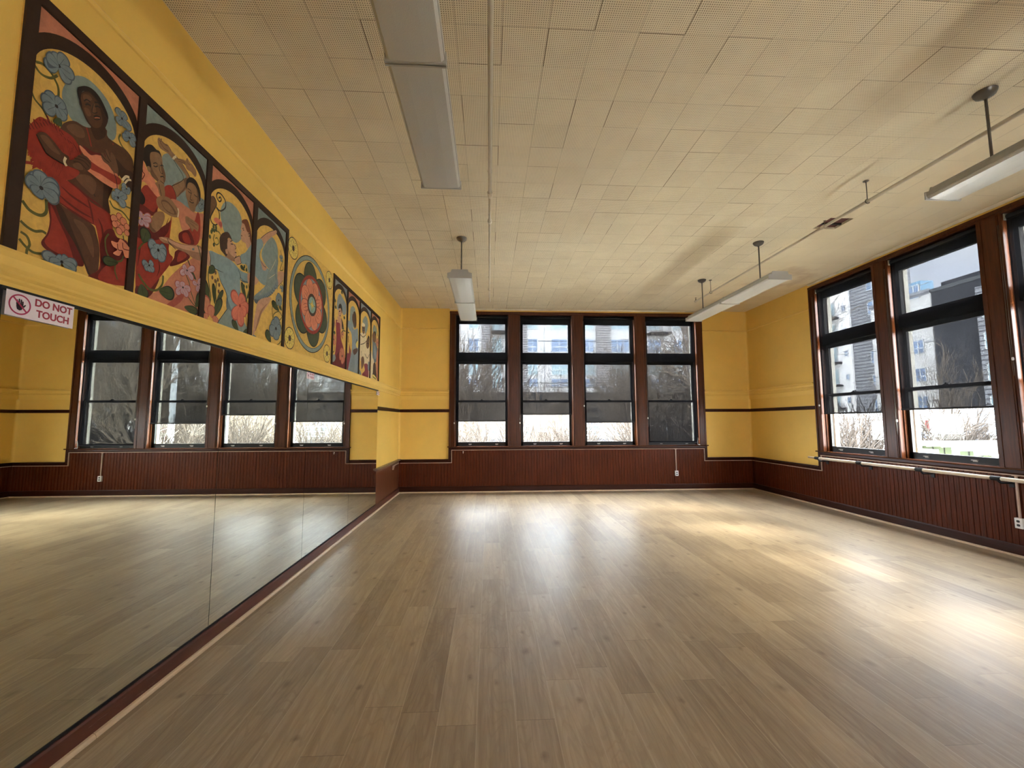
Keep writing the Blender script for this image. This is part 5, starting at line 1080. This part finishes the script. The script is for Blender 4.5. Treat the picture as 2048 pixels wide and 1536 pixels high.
# ---- far arched panel
mf = thing('painted_panel', 'smaller looking arched mural panel of four figures at the far end, ending before the corner', 'mural', (XL, 6.6, 2.272), 'mural panels on the left wall')
MB().box(XL+.0008, 5.43, 2.272, PX, 7.765, 3.455).build('board', PM['bg'], mf)
Fq, Gq = 'F', 'G'
p = bay(5.475, 5.97, 'sky')
p.poly(Fq, 'sky', [(150, 480), (150, 300), (190, 220), (240, 300), (290, 400), (290, 540), (240, 560), (220, 470)])
p.poly(Fq, 'wine', [(130, 640), (190, 690), (200, 820), (210, 960), (250, 1110), (270, 1300), (300, 1440), (60, 1380), (110, 1200), (130, 950), (125, 720)]); p.poly(Fq, 'dred', [(60, 1350), (120, 1230), (200, 1150), (270, 1240), (300, 1440), (50, 1390)])
p.poly(Fq, 'lsk', [(145, 590), (200, 620), (225, 680), (215, 800), (195, 790), (190, 700), (140, 680), (155, 640)]); p.poly(Fq, 'lsk', [(170, 460), (210, 450), (220, 530), (195, 610), (165, 580)])
p.poly(Fq, 'hair', [(165, 440), (185, 385), (215, 400), (228, 480), (222, 540), (205, 460), (175, 460)]); p.poly(Fq, 'hair', [(210, 610), (240, 690), (250, 780), (225, 790), (220, 680)]); p.st(Fq, 'dline', .012, [(175, 510), (200, 500)]); p.st(Fq, 'dline', .010, [(185, 575), (200, 580)])
for c_, t_l in (((90, 960), [(70, 920), (110, 900), (80, 1020), (110, 1040)]), ((230, 880), [(215, 840), (245, 850), (220, 930)]), ((95, 700), [(80, 660), (110, 690), (85, 740)])): p.flower(Fq, c_, t_l, .07, 'sal', 'flo')
p.flower(Fq, (225, 1230), [(205, 1110), (180, 1220), (265, 1280), (235, 1350), (245, 1120)], .11, 'sal', 'flo'); p.poly(Fq, 'gb', [(55, 1240), (100, 1200), (120, 1260), (90, 1320), (50, 1310)])
for q in ([(105, 260), (110, 340), (125, 450)], [(80, 600), (100, 640), (80, 860), (70, 800)], [(215, 860), (240, 820), (280, 830)], [(60, 1170), (95, 1150), (105, 1060)]): p.st(Fq, 'green', .014, q)
for x, y in ((110, 330), (120, 440), (260, 610), (240, 780), (100, 850), (220, 200)):
    q = wp(Fq, (x, y)); p.ell('green', q[0], q[1], .035, .022, n=10)
p.build('dancer_painting', mf, 'painted figure in a dark red gown')
p = bay(6.01, 6.55, 'sal')
p.poly(Fq, 'gb', [(355, 560), (365, 460), (400, 420), (440, 480), (450, 640), (440, 760), (380, 740), (355, 660)])
p.poly(Fq, 'sky', [(310, 700), (335, 650), (390, 720), (420, 800), (460, 790), (485, 850), (485, 1536), (320, 1470), (350, 1300), (385, 1100), (380, 880), (335, 790)]); p.poly(Fq, 'blue', [(400, 1100), (430, 1180), (430, 1400), (400, 1500), (350, 1470), (370, 1250)])
p.poly(Fq, 'dsk', [(395, 560), (420, 540), (430, 620), (430, 790), (405, 700), (390, 640)]); p.poly(Fq, 'hairb', [(410, 520), (435, 510), (455, 570), (458, 720), (440, 780), (430, 640), (420, 560)])
p.poly(Fq, 'wine', [(335, 1180), (345, 1040), (355, 1090), (370, 1180), (340, 1350), (310, 1470), (300, 1300), (310, 1180)])
for q in ([(320, 850), (340, 850)], [(325, 900), (330, 1010)], [(465, 960), (450, 1030), (480, 1080)]): p.st(Fq, 'green', .02, q)
p.poly(Gq, 'dsk', [(0, 890), (60, 860), (75, 900), (40, 960), (10, 960)]); p.poly(Gq, 'yel', [(45, 790), (80, 740), (80, 850), (60, 850)])
p.build('dancer_painting', mf, 'painted figure in a long pale blue gown')
p = bay(6.59, 7.17, 'sky')
p.poly(Gq, 'gb', [(155, 420), (200, 340), (235, 400), (240, 520), (200, 640), (185, 500)]); p.poly(Gq, 'cream', [(110, 640), (150, 610), (210, 640), (225, 760), (265, 860), (268, 1340), (215, 1330), (190, 1120), (120, 1060), (105, 860)])
p.poly(Gq, 'wine', [(180, 1120), (240, 1130), (245, 1340), (160, 1320), (150, 1270), (190, 1220)]); p.poly(Gq, 'tan2', [(150, 480), (185, 470), (190, 590), (170, 630), (150, 590)]); p.poly(Gq, 'cream', [(140, 500), (150, 450), (190, 470), (188, 510)])
p.poly(Gq, 'tan2', [(215, 760), (235, 690), (262, 700), (265, 820), (235, 870), (215, 830)]); p.poly(Gq, 'hair', [(240, 690), (250, 655), (268, 690), (266, 790), (258, 710)])
p.poly(Gq, 'tan2', [(135, 1010), (170, 1000), (180, 1100), (140, 1200), (130, 1100)]); p.poly(Gq, 'blue', [(100, 1200), (130, 1260), (130, 1310), (95, 1290)]); p.poly(Gq, 'blue', [(245, 1080), (270, 1100), (268, 1220), (240, 1200)])
for q in ([(120, 640), (165, 680), (210, 640)], [(120, 800), (180, 780), (220, 740)], [(190, 950), (230, 1020), (262, 960)], [(130, 900), (145, 1000)], [(150, 530), (185, 540)], [(150, 570), (185, 570)], [(225, 780), (255, 790)]): p.st(Gq, 'dline', .012, q)
p.build('dancer_painting', mf, 'painted seated couple in cream clothes')
p = bay(7.21, 7.715, 'sal')
p.poly(Gq, 'gb', [(320, 540), (345, 480), (375, 540), (380, 620), (330, 640)]); p.poly(Gq, 'tan2', [(310, 660), (330, 600), (360, 590), (375, 660), (365, 760), (330, 760)]); p.poly(Gq, 'hair', [(345, 600), (362, 590), (372, 640), (365, 660), (350, 620)])
p.poly(Gq, 'shirt2', [(310, 680), (330, 760), (365, 770), (390, 860), (385, 1040), (350, 1100), (320, 1030), (315, 860)]); p.poly(Gq, 'sky', [(350, 800), (370, 900), (380, 1000), (350, 1040), (340, 920)])
p.poly(Gq, 'cream', [(290, 900), (315, 1000), (340, 1100), (300, 1360), (275, 1350), (290, 1150)]); p.poly(Gq, 'hairb', [(330, 1110), (365, 1110), (375, 1250), (395, 1390), (310, 1360), (320, 1250)]); p.poly(Gq, 'sal', [(390, 880), (415, 900), (410, 1390), (385, 1370), (375, 1100)])
p.flower(Gq, (390, 770), [(375, 730), (410, 740), (375, 800), (405, 810)], .09, 'sal', 'flo'); p.poly(Gq, 'yel', [(310, 1290), (345, 1295), (380, 1350), (380, 1385), (310, 1365)])
for q in ([(370, 430), (385, 560), (395, 640)], [(395, 640), (410, 680), (400, 720)], [(320, 1320), (370, 1360)], [(385, 840), (400, 900)]): p.st(Gq, 'green', .016, q)
p.build('dancer_painting', mf, 'painted dark clothed figure beside a tree stump')
b = MB()
for y0, y1 in ((5.43, 5.475), (5.97, 6.01), (6.55, 6.59), (7.17, 7.21), (7.715, 7.765)): b.box(X0, y0, 2.272, X1, y1, 3.405)
b.box(X0, 5.43, 3.405, X1, 7.765, 3.456); b.build('arcade_frame', PM['brown'], mf)
